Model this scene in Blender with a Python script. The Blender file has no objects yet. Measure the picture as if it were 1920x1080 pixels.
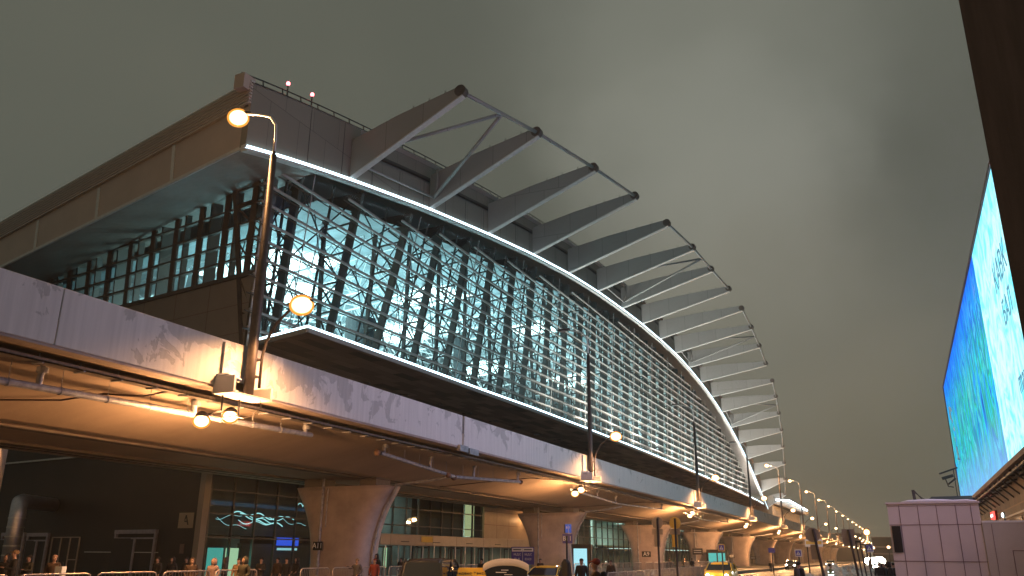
import bpy, math, random
from mathutils import Vector, Matrix
random.seed(7)
S = bpy.context.scene
COL = S.collection
H = 2.0                                     # eye height above the road

# ------------------------------------------------------------------ camera
def nrm(v): return Vector(v).normalized()
F = 1540.0
cY = nrm((740, -506, -1540)); cZ = nrm((34, 4737, -1540)); cZ = (cZ - cY * cZ.dot(cY)).normalized(); cX = cY.cross(cZ)
RW = Matrix((cX, cY, cZ))                   # camera axes -> world axes
cam = bpy.data.cameras.new('camera'); camo = bpy.data.objects.new('camera', cam); COL.objects.link(camo)
cam.sensor_width = 36; cam.lens = 36 * F / 1920; cam.clip_end = 3000; cam.clip_start = .1
camo.matrix_world = Matrix.Translation((0, 0, H)) @ RW.to_4x4()
S.camera = camo
def ray(x, y): return RW @ Vector((x - 960, 540 - y, -F))
def onY(x, y, t): d = ray(x, y); d = d * (t / d.y); return Vector((d.x, d.y, d.z + H))
def onX(x, y, t): d = ray(x, y); d = d * (t / d.x); return Vector((d.x, d.y, d.z + H))

# ------------------------------------------------------------------ render + world (low cloud lit by the city, night)
S.view_settings.view_transform = 'Standard'; S.view_settings.look = 'None'; S.view_settings.exposure = .25; S.view_settings.gamma = 1
cy = S.cycles
cy.use_denoising = True; cy.use_light_tree = True; cy.max_bounces = 6; cy.diffuse_bounces = 2; cy.glossy_bounces = 2
cy.transmission_bounces = 2; cy.transparent_max_bounces = 14; cy.sample_clamp_indirect = 3; cy.caustics_reflective = False; cy.caustics_refractive = False
cy.volume_bounces = 0

W = bpy.data.worlds.new('World'); S.world = W; W.use_nodes = True
nt = W.node_tree; bg = nt.nodes['Background']
def nd(t, typ, **k):
    n = t.nodes.new(typ)
    for a, b in k.items(): setattr(n, a, b)
    return n
tc = nd(nt, 'ShaderNodeTexCoord')
wn = nd(nt, 'ShaderNodeTexNoise'); wn.inputs['Scale'].default_value = 5.5; wn.inputs['Detail'].default_value = 5; wn.inputs['Roughness'].default_value = .55
nt.links.new(tc.outputs['Generated'], wn.inputs['Vector'])
wv = nd(nt, 'ShaderNodeVectorMath', operation='SCALE'); wv.inputs['Scale'].default_value = .16; nt.links.new(wn.outputs['Color'], wv.inputs[0])
wa = nd(nt, 'ShaderNodeVectorMath', operation='ADD'); nt.links.new(tc.outputs['Generated'], wa.inputs[0]); nt.links.new(wv.outputs[0], wa.inputs[1])
ws = nd(nt, 'ShaderNodeVectorMath', operation='SUBTRACT'); ws.inputs[1].default_value = (.08, .08, .08); nt.links.new(wa.outputs[0], ws.inputs[0])
wz = nd(nt, 'ShaderNodeVectorMath', operation='NORMALIZE'); nt.links.new(ws.outputs[0], wz.inputs[0])
def glow(dirv, w):
    d = nd(nt, 'ShaderNodeVectorMath', operation='DOT_PRODUCT'); d.inputs[1].default_value = nrm(dirv)
    nt.links.new(wz.outputs[0], d.inputs[0])
    m = nd(nt, 'ShaderNodeMapRange'); m.interpolation_type = 'SMOOTHERSTEP'
    m.inputs[1].default_value = w; m.inputs[2].default_value = 1; m.inputs[3].default_value = 0; m.inputs[4].default_value = 1
    nt.links.new(d.outputs['Value'], m.inputs[0]); return m
noi = nd(nt, 'ShaderNodeTexNoise'); noi.inputs['Scale'].default_value = 2.2; noi.inputs['Detail'].default_value = 3
nt.links.new(tc.outputs['Generated'], noi.inputs['Vector'])
base = nd(nt, 'ShaderNodeMix', data_type='RGBA')
base.inputs[6].default_value = (.080, .085, .069, 1); base.inputs[7].default_value = (.100, .104, .082, 1)
nr = nd(nt, 'ShaderNodeMapRange'); nr.inputs[1].default_value = .3; nr.inputs[2].default_value = .72
nt.links.new(noi.outputs['Fac'], nr.inputs[0]); nt.links.new(nr.outputs[0], base.inputs[0])
prev = base.outputs[2]
for dv, w, col, st in ((ray(1330, -60), .94, (.030, .031, .027, 1), 1), (ray(1310, 150), .968, (.030, .030, .026, 1), 1), (ray(1310, 360), .975, (.036, .035, .031, 1), 1), (ray(1400, 560), .968, (.030, .027, .022, 1), 1), (ray(1480, 800), .95, (.024, .017, .008, 1), 1), (ray(1720, 1000), .955, (.016, .008, -.006, 1), 1)):
    g = glow(dv, w)
    mx = nd(nt, 'ShaderNodeMix', data_type='RGBA', blend_type='ADD'); mx.inputs[7].default_value = col
    nt.links.new(g.outputs[0], mx.inputs[0]); nt.links.new(prev, mx.inputs[6]); prev = mx.outputs[2]
nt.links.new(prev, bg.inputs[0]); bg.inputs[1].default_value = 1.0

def lamp(name, kind, loc, power, col, parent=None, size=.2, rot=None, sy=None, spot=None):
    l = bpy.data.lights.new(name, kind); l.energy = power; l.color = col
    if kind == 'AREA':
        l.size = size
        if sy: l.shape = 'RECTANGLE'; l.size_y = sy
    else: l.shadow_soft_size = size
    if spot: l.spot_size = spot; l.spot_blend = .6
    o = bpy.data.objects.new(name, l); COL.objects.link(o)
    if parent: o.parent = parent; loc = Vector(loc) - parent.location
    o.location = loc
    if rot: o.rotation_euler = rot
    return o
SOD = (1.0, .49, .19)

# ------------------------------------------------------------------ materials
MATS = {}
def mat(name, col, rough=.6, metal=0, noise=0, nscale=2, bump=0, bscale=20, emis=None, est=0, col2=None, spec=None, stretch=(1,1,1), lo=.35, hi=.65):
    m = bpy.data.materials.new(name); m.use_nodes = True; t = m.node_tree; b = t.nodes['Principled BSDF']
    b.inputs['Roughness'].default_value = rough; b.inputs['Metallic'].default_value = metal
    if spec is not None: b.inputs['Specular IOR Level'].default_value = spec
    b.inputs['Base Color'].default_value = (*col, 1)
    if emis: b.inputs['Emission Color'].default_value = (*emis, 1); b.inputs['Emission Strength'].default_value = est
    if noise or bump or col2:
        c = nd(t, 'ShaderNodeTexCoord'); mp = nd(t, 'ShaderNodeMapping'); mp.inputs['Scale'].default_value = stretch
        t.links.new(c.outputs['Object'], mp.inputs[0])
        n = nd(t, 'ShaderNodeTexNoise'); n.inputs['Scale'].default_value = nscale; n.inputs['Detail'].default_value = 6; n.inputs['Roughness'].default_value = .62
        t.links.new(mp.outputs[0], n.inputs['Vector'])
        r = nd(t, 'ShaderNodeValToRGB'); r.color_ramp.elements[0].position = lo; r.color_ramp.elements[1].position = hi
        c2 = col2 or tuple(x * (1 - noise) for x in col)
        r.color_ramp.elements[0].color = (*c2, 1); r.color_ramp.elements[1].color = (*col, 1)
        t.links.new(n.outputs['Fac'], r.inputs[0]); t.links.new(r.outputs[0], b.inputs['Base Color'])
        if bump:
            n2 = nd(t, 'ShaderNodeTexNoise'); n2.inputs['Scale'].default_value = bscale; n2.inputs['Detail'].default_value = 5
            t.links.new(c.outputs['Object'], n2.inputs['Vector'])
            bp = nd(t, 'ShaderNodeBump'); bp.inputs['Strength'].default_value = bump; bp.inputs['Distance'].default_value = .05
            t.links.new(n2.outputs['Fac'], bp.inputs['Height']); t.links.new(bp.outputs[0], b.inputs['Normal'])
    MATS[name] = m; return m
def emi(name, col, st):
    m = bpy.data.materials.new(name); m.use_nodes = True; t = m.node_tree
    t.nodes.remove(t.nodes['Principled BSDF']); e = nd(t, 'ShaderNodeEmission'); e.inputs[0].default_value = (*col, 1); e.inputs[1].default_value = st
    t.links.new(e.outputs[0], t.nodes['Material Output'].inputs[0]); MATS[name] = m; return m
def glassm(name, tint, refl=.06, gmax=.55, rough=.02):
    m = bpy.data.materials.new(name); m.use_nodes = True; t = m.node_tree; t.nodes.remove(t.nodes['Principled BSDF'])
    tr = nd(t, 'ShaderNodeBsdfTransparent'); tr.inputs[0].default_value = (*tint, 1)
    gl = nd(t, 'ShaderNodeBsdfGlossy'); gl.inputs['Roughness'].default_value = rough; gl.inputs[0].default_value = (.9, .95, 1, 1)
    lw = nd(t, 'ShaderNodeLayerWeight'); lw.inputs[0].default_value = .25
    mr = nd(t, 'ShaderNodeMapRange'); mr.inputs[3].default_value = refl; mr.inputs[4].default_value = gmax
    mx = nd(t, 'ShaderNodeMixShader'); t.links.new(lw.outputs['Fresnel'], mr.inputs[0]); t.links.new(mr.outputs[0], mx.inputs[0])
    t.links.new(tr.outputs[0], mx.inputs[1]); t.links.new(gl.outputs[0], mx.inputs[2]); t.links.new(mx.outputs[0], t.nodes['Material Output'].inputs[0])
    MATS[name] = m; return m

M = MATS
mat('asphalt', (.055, .05, .045), .45, noise=.4, nscale=.6, bump=.3, bscale=8)
mat('pavement', (.16, .15, .14), .7, noise=.3, nscale=1.5, bump=.2)
mat('snow', (.50, .42, .33), .8, col2=(.17, .12, .08), nscale=1.1, bump=.8, bscale=5, lo=.3, hi=.55)
mat('snow_clean', (.75, .76, .8), .8, bump=.4, bscale=6)
mat('concrete', (.50, .40, .36), .8, noise=.28, nscale=.8, bump=.15, bscale=14)
mat('soffit', (.48, .37, .29), .75, noise=.2, nscale=.5, bump=.1, bscale=8, stretch=(.35, 1, 1))
mat('concrete_dark', (.2, .17, .15), .8, noise=.3, nscale=1)
# white parapet paint with flaked patches showing grey concrete below
def parapet_mat():
    m = mat('parapet_paint', (.80, .76, .74), .65); t = m.node_tree; b = t.nodes['Principled BSDF']
    c = nd(t, 'ShaderNodeNewGeometry')
    n = nd(t, 'ShaderNodeTexNoise'); n.inputs['Scale'].default_value = .8; n.inputs['Detail'].default_value = 8; n.inputs['Roughness'].default_value = .6; n.inputs['Distortion'].default_value = .6
    n2 = nd(t, 'ShaderNodeTexNoise'); n2.inputs['Scale'].default_value = .10; n2.inputs['Detail'].default_value = 1
    mpz = nd(t, 'ShaderNodeMapping'); mpz.inputs['Scale'].default_value = (1, 4.5, .22)
    n3 = nd(t, 'ShaderNodeTexNoise'); n3.inputs['Scale'].default_value = 1.2; n3.inputs['Detail'].default_value = 6
    t.links.new(c.outputs['Position'], n.inputs[0]); t.links.new(c.outputs['Position'], n2.inputs[0]); t.links.new(c.outputs['Position'], mpz.inputs[0]); t.links.new(mpz.outputs[0], n3.inputs[0])
    sp = nd(t, 'ShaderNodeSeparateXYZ'); t.links.new(c.outputs['Position'], sp.inputs[0])
    zf = nd(t, 'ShaderNodeMapRange'); zf.inputs[1].default_value = 7.3; zf.inputs[2].default_value = 8.85; zf.inputs[3].default_value = -.07; zf.inputs[4].default_value = .06
    t.links.new(sp.outputs['Z'], zf.inputs[0])
    yf = nd(t, 'ShaderNodeMapRange'); yf.inputs[1].default_value = 16; yf.inputs[2].default_value = 48; yf.inputs[3].default_value = .05; yf.inputs[4].default_value = -.05
    t.links.new(sp.outputs['Y'], yf.inputs[0])
    a = nd(t, 'ShaderNodeMath', operation='ADD'); t.links.new(n.outputs['Fac'], a.inputs[0]); t.links.new(zf.outputs[0], a.inputs[1])
    a2 = nd(t, 'ShaderNodeMath', operation='MULTIPLY_ADD'); a2.inputs[1].default_value = .38; t.links.new(n2.outputs['Fac'], a2.inputs[0]); t.links.new(a.outputs[0], a2.inputs[2])
    a3 = nd(t, 'ShaderNodeMath', operation='ADD'); t.links.new(a2.outputs[0], a3.inputs[0]); t.links.new(yf.outputs[0], a3.inputs[1])
    r = nd(t, 'ShaderNodeMapRange'); r.inputs[1].default_value = .757; r.inputs[2].default_value = .772; t.links.new(a3.outputs[0], r.inputs[0])
    r2 = nd(t, 'ShaderNodeMapRange'); r2.inputs[1].default_value = .3; r2.inputs[2].default_value = .7; r2.inputs[3].default_value = .82; r2.inputs[4].default_value = 1.0; t.links.new(n3.outputs['Fac'], r2.inputs[0])
    mx = nd(t, 'ShaderNodeMix', data_type='RGBA'); mx.inputs[6].default_value = (.80, .76, .74, 1); mx.inputs[7].default_value = (.58, .555, .54, 1); t.links.new(r.outputs[0], mx.inputs[0])
    mu = nd(t, 'ShaderNodeMix', data_type='RGBA', blend_type='MULTIPLY'); mu.inputs[0].default_value = 1; t.links.new(mx.outputs[2], mu.inputs[6]); t.links.new(r2.outputs[0], mu.inputs[7])
    t.links.new(mu.outputs[2], b.inputs['Base Color'])
    bp = nd(t, 'ShaderNodeBump'); bp.inputs['Strength'].default_value = .4; bp.inputs['Distance'].default_value = .02; bp.invert = True
    t.links.new(r.outputs[0], bp.inputs['Height']); t.links.new(bp.outputs[0], b.inputs['Normal'])
parapet_mat()
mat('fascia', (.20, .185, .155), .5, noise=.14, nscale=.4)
mat('fascia_side', (.52, .42, .36), .55, noise=.12, nscale=.4)  # end fascia base raised in place of upward light
mat('eave', (.22, .17, .14), .5, noise=.2)
mat('corrugated', (.55, .48, .44), .5, noise=.1)  # base raised in place of upward light on the end band
mat('fin', (.26, .255, .24), .42, metal=.35, noise=.22, nscale=.7, stretch=(1, 1, .3))
mat('pale_metal', (.62, .62, .6), .45, metal=.2, noise=.15, nscale=3)
mat('louvre', (.33, .32, .30), .45, metal=.1)
mat('steel_dark', (.040, .036, .034), .5, noise=.3)
mat('steel_brown', (.10, .078, .062), .5, noise=.3)
mat('mullion', (.12, .09, .07), .5)
mat('canopy_under', (.075, .055, .045), .6)
mat('panel_wall', (.34, .29, .25), .6, noise=.1, nscale=.6)
mat('beige_panel', (.42, .34, .25), .5, noise=.12, nscale=1)
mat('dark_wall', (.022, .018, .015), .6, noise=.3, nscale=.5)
mat('truss', (.75, .80, .82), .5)
mat('ceiling', (.40, .48, .50), .8, noise=.35, nscale=.4)
mat('interior_wall', (.60, .68, .64), .7, noise=.3, nscale=.3)
mat('interior_dark', (.07, .08, .085), .7, noise=.4, nscale=.4)
mat('pole_paint', (.09, .07, .065), .5, metal=.3, noise=.3, nscale=6)
mat('pipe', (.42, .42, .46), .5, noise=.45, nscale=4, metal=.2)
mat('rusty_pipe', (.28, .16, .11), .8, noise=.5, nscale=6)
mat('duct', (.5, .5, .55), .35, metal=.8, noise=.2, nscale=5)
mat('tray', (.30, .26, .22), .6, metal=.3, noise=.4, nscale=8)
mat('cable', (.05, .03, .025), .6)
mat('door_frame', (.36, .34, .42), .5, noise=.3, nscale=4)
mat('dark_column', (.085, .07, .075), .75, noise=.35, nscale=1.5, stretch=(3, 3, .25), bump=.2)
mat('mauve_panel', (.60, .52, .50), .55, noise=.06, nscale=.8)
mat('grey_panel', (.50, .45, .40), .6, noise=.08, nscale=.7)
mat('joint_dark', (.20, .13, .13), .8)
mat('black', (.012, .012, .013), .5)
mat('brown_wall', (.20, .13, .09), .8, col2=(.07, .05, .04), nscale=.8, bump=.3)
mat('screen_frame', (.10, .045, .03), .6)
mat('white', (.75, .75, .75), .5)
mat('sign_blue', (.06, .05, .28), .5)
mat('sign_bright_blue', (.03, .12, .6), .5, emis=(.04, .15, .8), est=.25)
mat('sign_back', (.32, .28, .26), .5, metal=.3, noise=.2)
mat('sign_yellow', (.75, .50, .10), .5)
mat('red', (.5, .04, .03), .5)
mat('rubber', (.02, .02, .02), .8)
mat('car_yellow', (.72, .46, .05), .22, noise=.08); M['car_yellow'].node_tree.nodes['Principled BSDF'].inputs['Coat Weight'].default_value = .6
mat('car_white', (.72, .68, .6), .25, noise=.06)
mat('car_black', (.03, .028, .028), .12)
mat('car_glass', (.02, .025, .03), .06, spec=.8)
mat('chrome', (.6, .6, .62), .2, metal=1)
mat('skin', (.30, .18, .13), .6)
mat('barrier', (.45, .38, .34), .4, metal=.6, noise=.3, nscale=8)
for n_, c_ in dict(coat_black=(0.0099, 0.0088, 0.0094), coat_brown=(0.0550, 0.0303, 0.0165), coat_green=(0.0330, 0.0303, 0.0165), coat_red=(0.1925, 0.0330, 0.0220), coat_pink=(0.2200, 0.1485, 0.1430), coat_grey=(0.0770, 0.0715, 0.0825), coat_tan=(0.2310, 0.1430, 0.0715), coat_vest=(0.1375, 0.1815, 0.0550), jeans=(0.0165, 0.0193, 0.0330), hair_dark=(0.0110, 0.0072, 0.0055), hair_blond=(0.1925, 0.1320, 0.0770)).items():
    mat(n_, c_, .85, noise=.3, nscale=9, bump=.3, bscale=20)
emi('led', (.62, .87, 1.0), 4.5); emi('led_far', (.75, .92, 1.0), 7)
def halo_bowl(name, hot, rim, st, sr):  # amber rim puts the lamp's glow halo into the bulb surface
    m = emi(name, hot, st); t = m.node_tree; e = [n for n in t.nodes if n.type == 'EMISSION'][0]
    lw = nd(t, 'ShaderNodeLayerWeight'); lw.inputs[0].default_value = .5; r = nd(t, 'ShaderNodeMapRange'); r.interpolation_type = 'SMOOTHSTEP'; r.inputs[1].default_value = .04; r.inputs[2].default_value = .5
    t.links.new(lw.outputs['Facing'], r.inputs[0]); e2 = nd(t, 'ShaderNodeEmission'); e2.inputs[0].default_value = (*rim, 1); e2.inputs[1].default_value = sr
    mx = nd(t, 'ShaderNodeMixShader'); t.links.new(r.outputs[0], mx.inputs[0]); t.links.new(e.outputs[0], mx.inputs[1]); t.links.new(e2.outputs[0], mx.inputs[2]); t.links.new(mx.outputs[0], t.nodes['Material Output'].inputs[0])
halo_bowl('sodium', (1.0, .75, .40), (1, .36, .05), 9, 1.0); halo_bowl('sodium_far', (1.0, .70, .42), (1, .42, .14), 5, 1.0)
emi('white_light', (.85, 1, 1), 3); emi('reflection_cyan', (.45, .95, 1), 1.2); emi('interior_strip', (.75, 1, .92), 3.2); emi('interior_yellow', (.75, .80, .42), .62)
emi('ceil_glow', (.45, .93, 1.0), 1.15); emi('bright_panel', (.72, 1, 1), 5)
emi('teal_glow', (.12, .62, .55), .7); emi('green_glow', (.62, .95, .6), .8); emi('blue_screen', (.04, .13, 1), .9); emi('cyan_strip', (.4, .8, .9), .9)
emi('red_lamp', (1, .10, .12), 14); emi('red_sign', (1, .06, .05), 3); emi('headlight', (1, .98, .9), 40); emi('glare', (1, 1, .85), 45)
emi('blue_sign_glow', (.10, .22, .9), .7); emi('tail_red', (.9, .05, .03), .8); emi('warm_window', (1, .55, .15), 1.2)
glassm('glass_front', (.84, .95, .95), .008, .07, .15)
glassm('glass_side', (.50, .64, .64), .03, .15, .05)
glassm('glass_ground', (.55, .63, .60), .04, .25)
glassm('glass_thin', (.85, .85, .85), .05, .4)

# canopy underside: long staggered boards; screen artwork
def brick_mat(name, c1, c2, mortar, sx, sy, plane='YX', scale=1, rough=.6, msize=.02):
    m = mat(name, c1, rough); t = m.node_tree; b = t.nodes['Principled BSDF']
    c = nd(t, 'ShaderNodeNewGeometry'); sp = nd(t, 'ShaderNodeSeparateXYZ'); cb = nd(t, 'ShaderNodeCombineXYZ')
    t.links.new(c.outputs['Position'], sp.inputs[0]); t.links.new(sp.outputs[plane[0]], cb.inputs[0]); t.links.new(sp.outputs[plane[1]], cb.inputs[1])
    br = nd(t, 'ShaderNodeTexBrick'); br.inputs['Color1'].default_value = (*c1, 1); br.inputs['Color2'].default_value = (*c2, 1); br.inputs['Mortar'].default_value = (*mortar, 1)
    br.inputs['Scale'].default_value = scale; br.inputs['Brick Width'].default_value = sx; br.inputs['Row Height'].default_value = sy; br.inputs['Mortar Size'].default_value = msize; br.inputs['Bias'].default_value = 0
    t.links.new(cb.outputs[0], br.inputs['Vector']); t.links.new(br.outputs['Color'], b.inputs['Base Color'])
    return m
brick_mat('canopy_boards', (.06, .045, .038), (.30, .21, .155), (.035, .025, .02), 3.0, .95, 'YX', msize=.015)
brick_mat('fin', (.25, .245, .23), (.28, .275, .26), (.12, .115, .11), 3.1, 9.0, 'XZ', msize=.02, rough=.42)
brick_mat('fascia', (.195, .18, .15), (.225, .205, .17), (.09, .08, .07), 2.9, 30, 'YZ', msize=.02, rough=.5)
brick_mat('mall_wall', (.14, .10, .07), (.23, .17, .11), (.30, .20, .12), 2.4, 3.0, 'YZ', msize=.05, rough=.8)
def screen_mat():
    m = bpy.data.materials.new('screen_art'); m.use_nodes = True; t = m.node_tree; t.nodes.remove(t.nodes['Principled BSDF'])
    c = nd(t, 'ShaderNodeNewGeometry'); sp = nd(t, 'ShaderNodeSeparateXYZ'); t.links.new(c.outputs['Position'], sp.inputs[0])
    def noise(sc, st, det=5, dist=0):
        mp = nd(t, 'ShaderNodeMapping'); mp.inputs['Scale'].default_value = st; t.links.new(c.outputs['Position'], mp.inputs[0])
        n = nd(t, 'ShaderNodeTexNoise'); n.inputs['Scale'].default_value = sc; n.inputs['Detail'].default_value = det; n.inputs['Distortion'].default_value = dist
        t.links.new(mp.outputs[0], n.inputs[0]); return n.outputs['Fac']
    def ramp(src, stops):
        r = nd(t, 'ShaderNodeValToRGB'); els = r.color_ramp.elements
        while len(els) < len(stops): els.new(.5)
        for e, (p, col) in zip(els, stops): e.position = p; e.color = (*col, 1)
        t.links.new(src, r.inputs[0]); return r.outputs[0]
    # painting: vertical strokes of teal, green, deep blue
    n1 = noise(.6, (1, .5, .2), 9, 1.6)
    paint = ramp(n1, [(.30, (.006, .03, .13)), (.39, (.008, .09, .24)), (.45, (.01, .19, .22)), (.50, (.01, .13, .065)), (.55, (.008, .06, .15)), (.61, (.03, .21, .23)), (.67, (.012, .12, .10)), (.78, (.13, .20, .30))])
    zr = nd(t, 'ShaderNodeMapRange'); zr.inputs[1].default_value = 17; zr.inputs[2].default_value = 25; t.links.new(sp.outputs['Z'], zr.inputs[0])
    top = nd(t, 'ShaderNodeMix', data_type='RGBA'); top.inputs[7].default_value = (.0, .02, .30, 1); t.links.new(zr.outputs[0], top.inputs[0]); t.links.new(paint, top.inputs[6])
    zb = nd(t, 'ShaderNodeMapRange'); zb.inputs[1].default_value = 12.5; zb.inputs[2].default_value = 8.5; zb.inputs[4].default_value = .65; t.links.new(sp.outputs['Z'], zb.inputs[0])
    bot = nd(t, 'ShaderNodeMix', data_type='RGBA'); bot.inputs[7].default_value = (.07, .13, .25, 1); t.links.new(zb.outputs[0], bot.inputs[0]); t.links.new(top.outputs[2], bot.inputs[6])
    # pale cyan field
    n2 = noise(.35, (1, 1, 1), 6, 2.5)
    pale = ramp(n2, [(.35, (.06, .30, .36)), (.5, (.14, .32, .34)), (.62, (.20, .35, .36)), (.8, (.10, .28, .32))])
    z2 = nd(t, 'ShaderNodeMapRange'); z2.inputs[1].default_value = 20; z2.inputs[2].default_value = 24; z2.inputs[4].default_value = .6; t.links.new(sp.outputs['Z'], z2.inputs[0])
    pt = nd(t, 'ShaderNodeMix', data_type='RGBA'); pt.inputs[7].default_value = (.01, .26, .44, 1); t.links.new(z2.outputs[0], pt.inputs[0]); t.links.new(pale, pt.inputs[6])
    st = nd(t, 'ShaderNodeMath', operation='GREATER_THAN'); st.inputs[1].default_value = 64.8; t.links.new(sp.outputs['Y'], st.inputs[0])
    mx = nd(t, 'ShaderNodeMix', data_type='RGBA'); t.links.new(st.outputs[0], mx.inputs[0]); t.links.new(pt.outputs[2], mx.inputs[6]); t.links.new(bot.outputs[2], mx.inputs[7])
    st2 = nd(t, 'ShaderNodeMath', operation='LESS_THAN'); st2.inputs[1].default_value = 49; t.links.new(sp.outputs['Y'], st2.inputs[0])
    m2 = nd(t, 'ShaderNodeMix', data_type='RGBA'); m2.inputs[7].default_value = (.66, .52, .78, 1); t.links.new(st2.outputs[0], m2.inputs[0]); t.links.new(mx.outputs[2], m2.inputs[6])  # lilac near end, hidden from view, added to light the parapet
    e = nd(t, 'ShaderNodeEmission'); e.inputs[1].default_value = 3.6; t.links.new(m2.outputs[2], e.inputs[0]); t.links.new(e.outputs[0], t.nodes['Material Output'].inputs[0])
    MATS['screen_art'] = m
screen_mat()

# ------------------------------------------------------------------ mesh helpers
class MB:
    def __init__(s): s.v = []; s.f = []; s.c = []
    def add(s, vs, fs):
        s.c.append((len(s.v), len(s.f))); n = len(s.v); s.v += [tuple(v) for v in vs]; s.f += [tuple(i + n for i in f) for f in fs]; return s
    def box(s, a, b):
        x0, y0, z0 = a; x1, y1, z1 = b
        return s.add([(x0,y0,z0),(x1,y0,z0),(x1,y1,z0),(x0,y1,z0),(x0,y0,z1),(x1,y0,z1),(x1,y1,z1),(x0,y1,z1)],
                     [(0,3,2,1),(4,5,6,7),(0,1,5,4),(1,2,6,5),(2,3,7,6),(3,0,4,7)])
    def bar(s, p, q, w, h, up=(0, 0, 1)):
        p = Vector(p); q = Vector(q); d = (q - p).normalized(); r = d.cross(Vector(up))
        if r.length < 1e-3: r = d.cross(Vector((1, 0, 0)))
        r.normalize(); u = r.cross(d); r *= w / 2; u *= h / 2
        return s.add([p-r-u, p+r-u, p+r+u, p-r+u, q-r-u, q+r-u, q+r+u, q-r+u], [(0,1,2,3),(7,6,5,4),(0,4,5,1),(1,5,6,2),(2,6,7,3),(3,7,4,0)])
    def tube(s, p, q, r, n=8, r2=None):
        return s.path([p, q], [r, r if r2 is None else r2], n)
    def path(s, pts, rs, n=8):
        pts = [Vector(p) for p in pts]
        if not isinstance(rs, (list, tuple)): rs = [rs] * len(pts)
        s.c.append((len(s.v), len(s.f))); base = len(s.v); ref = None
        for i, p in enumerate(pts):
            d = (pts[min(i + 1, len(pts) - 1)] - pts[max(i - 1, 0)]).normalized()
            if ref is None:
                ref = d.cross(Vector((0, 0, 1)))
                if ref.length < .05: ref = d.cross(Vector((1, 0, 0)))
            a = (ref - d * ref.dot(d)).normalized(); ref = a; b = d.cross(a)
            for k in range(n):
                t = 2 * math.pi * k / n; s.v.append(tuple(p + (a * math.cos(t) + b * math.sin(t)) * rs[i]))
        for i in range(len(pts) - 1):
            for k in range(n):
                a = base + i * n + k; b = base + i * n + (k + 1) % n; s.f.append((a, b, b + n, a + n))
        s.f.append(tuple(base + k for k in reversed(range(n)))); s.f.append(tuple(base + (len(pts) - 1) * n + k for k in range(n)))
        return s
    def prism(s, poly, vec):
        n = len(poly); vec = Vector(vec)
        vs = [Vector(p) for p in poly] + [Vector(p) + vec for p in poly]
        return s.add(vs, [tuple(reversed(range(n))), tuple(range(n, 2 * n))] + [(i, (i + 1) % n, n + (i + 1) % n, n + i) for i in range(n)])
    def loft(s, rings, cap=True):
        s.c.append((len(s.v), len(s.f))); n = len(rings[0]); base = len(s.v)
        for r in rings: s.v += [tuple(p) for p in r]
        for i in range(len(rings) - 1):
            for k in range(n):
                a = base + i * n + k; b = base + i * n + (k + 1) % n; s.f.append((a, b, b + n, a + n))
        if cap: s.f.append(tuple(base + k for k in reversed(range(n)))); s.f.append(tuple(base + (len(rings) - 1) * n + k for k in range(n)))
        return s
    def grid(s, rows):
        s.c.append((len(s.v), len(s.f))); n = len(rows[0]); base = len(s.v)
        for r in rows: s.v += [tuple(p) for p in r]
        for i in range(len(rows) - 1):
            for k in range(n - 1):
                a = base + i * n + k; s.f.append((a, a + 1, a + 1 + n, a + n))
        return s
    def ell(s, c, r, nu=12, nv=8):
        rings = []
        for i in range(nv + 1):
            t = math.pi * (i + .001) / (nv + .002)
            rings.append([(c[0] + r[0] * math.sin(t) * math.cos(2*math.pi*k/nu), c[1] + r[1] * math.sin(t) * math.sin(2*math.pi*k/nu), c[2] - r[2] * math.cos(t)) for k in range(nu)])
        return s.loft(rings)
    def build(s, name, m, parent=None, smooth=False, bevel=0, local=False):
        off = Vector((0, 0, 0))
        if parent is not None and not local:
            p = parent
            while p is not None: off += p.location; p = p.parent
        me = bpy.data.meshes.new(name); me.from_pydata([tuple(Vector(v) - off) for v in s.v], [], s.f); me.update()
        me.materials.append(M[m] if isinstance(m, str) else m)
        if smooth:
            for p in me.polygons: p.use_smooth = True
        o = bpy.data.objects.new(name, me); COL.objects.link(o)
        if parent is not None: o.parent = parent
        if bevel:
            b = o.modifiers.new('Bevel', 'BEVEL'); b.width = bevel; b.segments = 2; b.limit_method = 'ANGLE'
        return o
def each(mb, per, name, m, parent=None, **k):
    """one part per 'per' shapes drawn"""
    out = []; c = mb.c + [(len(mb.v), len(mb.f))]
    for i in range(0, len(mb.c), per):
        a, b = c[i], c[min(i + per, len(c) - 1)]; q = MB(); q.v = mb.v[a[0]:b[0]]; q.f = [tuple(j - a[0] for j in f) for f in mb.f[a[1]:b[1]]]
        out.append(q.build(name, m, parent, **k))
    return out
def tag(o, label=None, cat=None, group=None, kind=None):
    if label: o['label'] = label
    if cat: o['category'] = cat
    if group: o['group'] = group
    if kind: o['kind'] = kind
    return o
def empty(name, loc, label, cat, group=None, rz=0):
    o = bpy.data.objects.new(name, None); COL.objects.link(o); o.location = loc; o.rotation_euler = (0, 0, rz); o.empty_display_size = .3
    return tag(o, label, cat, group)
def copy_tree(o, parent=None):
    c = o.copy(); COL.objects.link(c); c.parent = parent
    for ch in list(o.children): copy_tree(ch, c)
    return c
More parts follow.
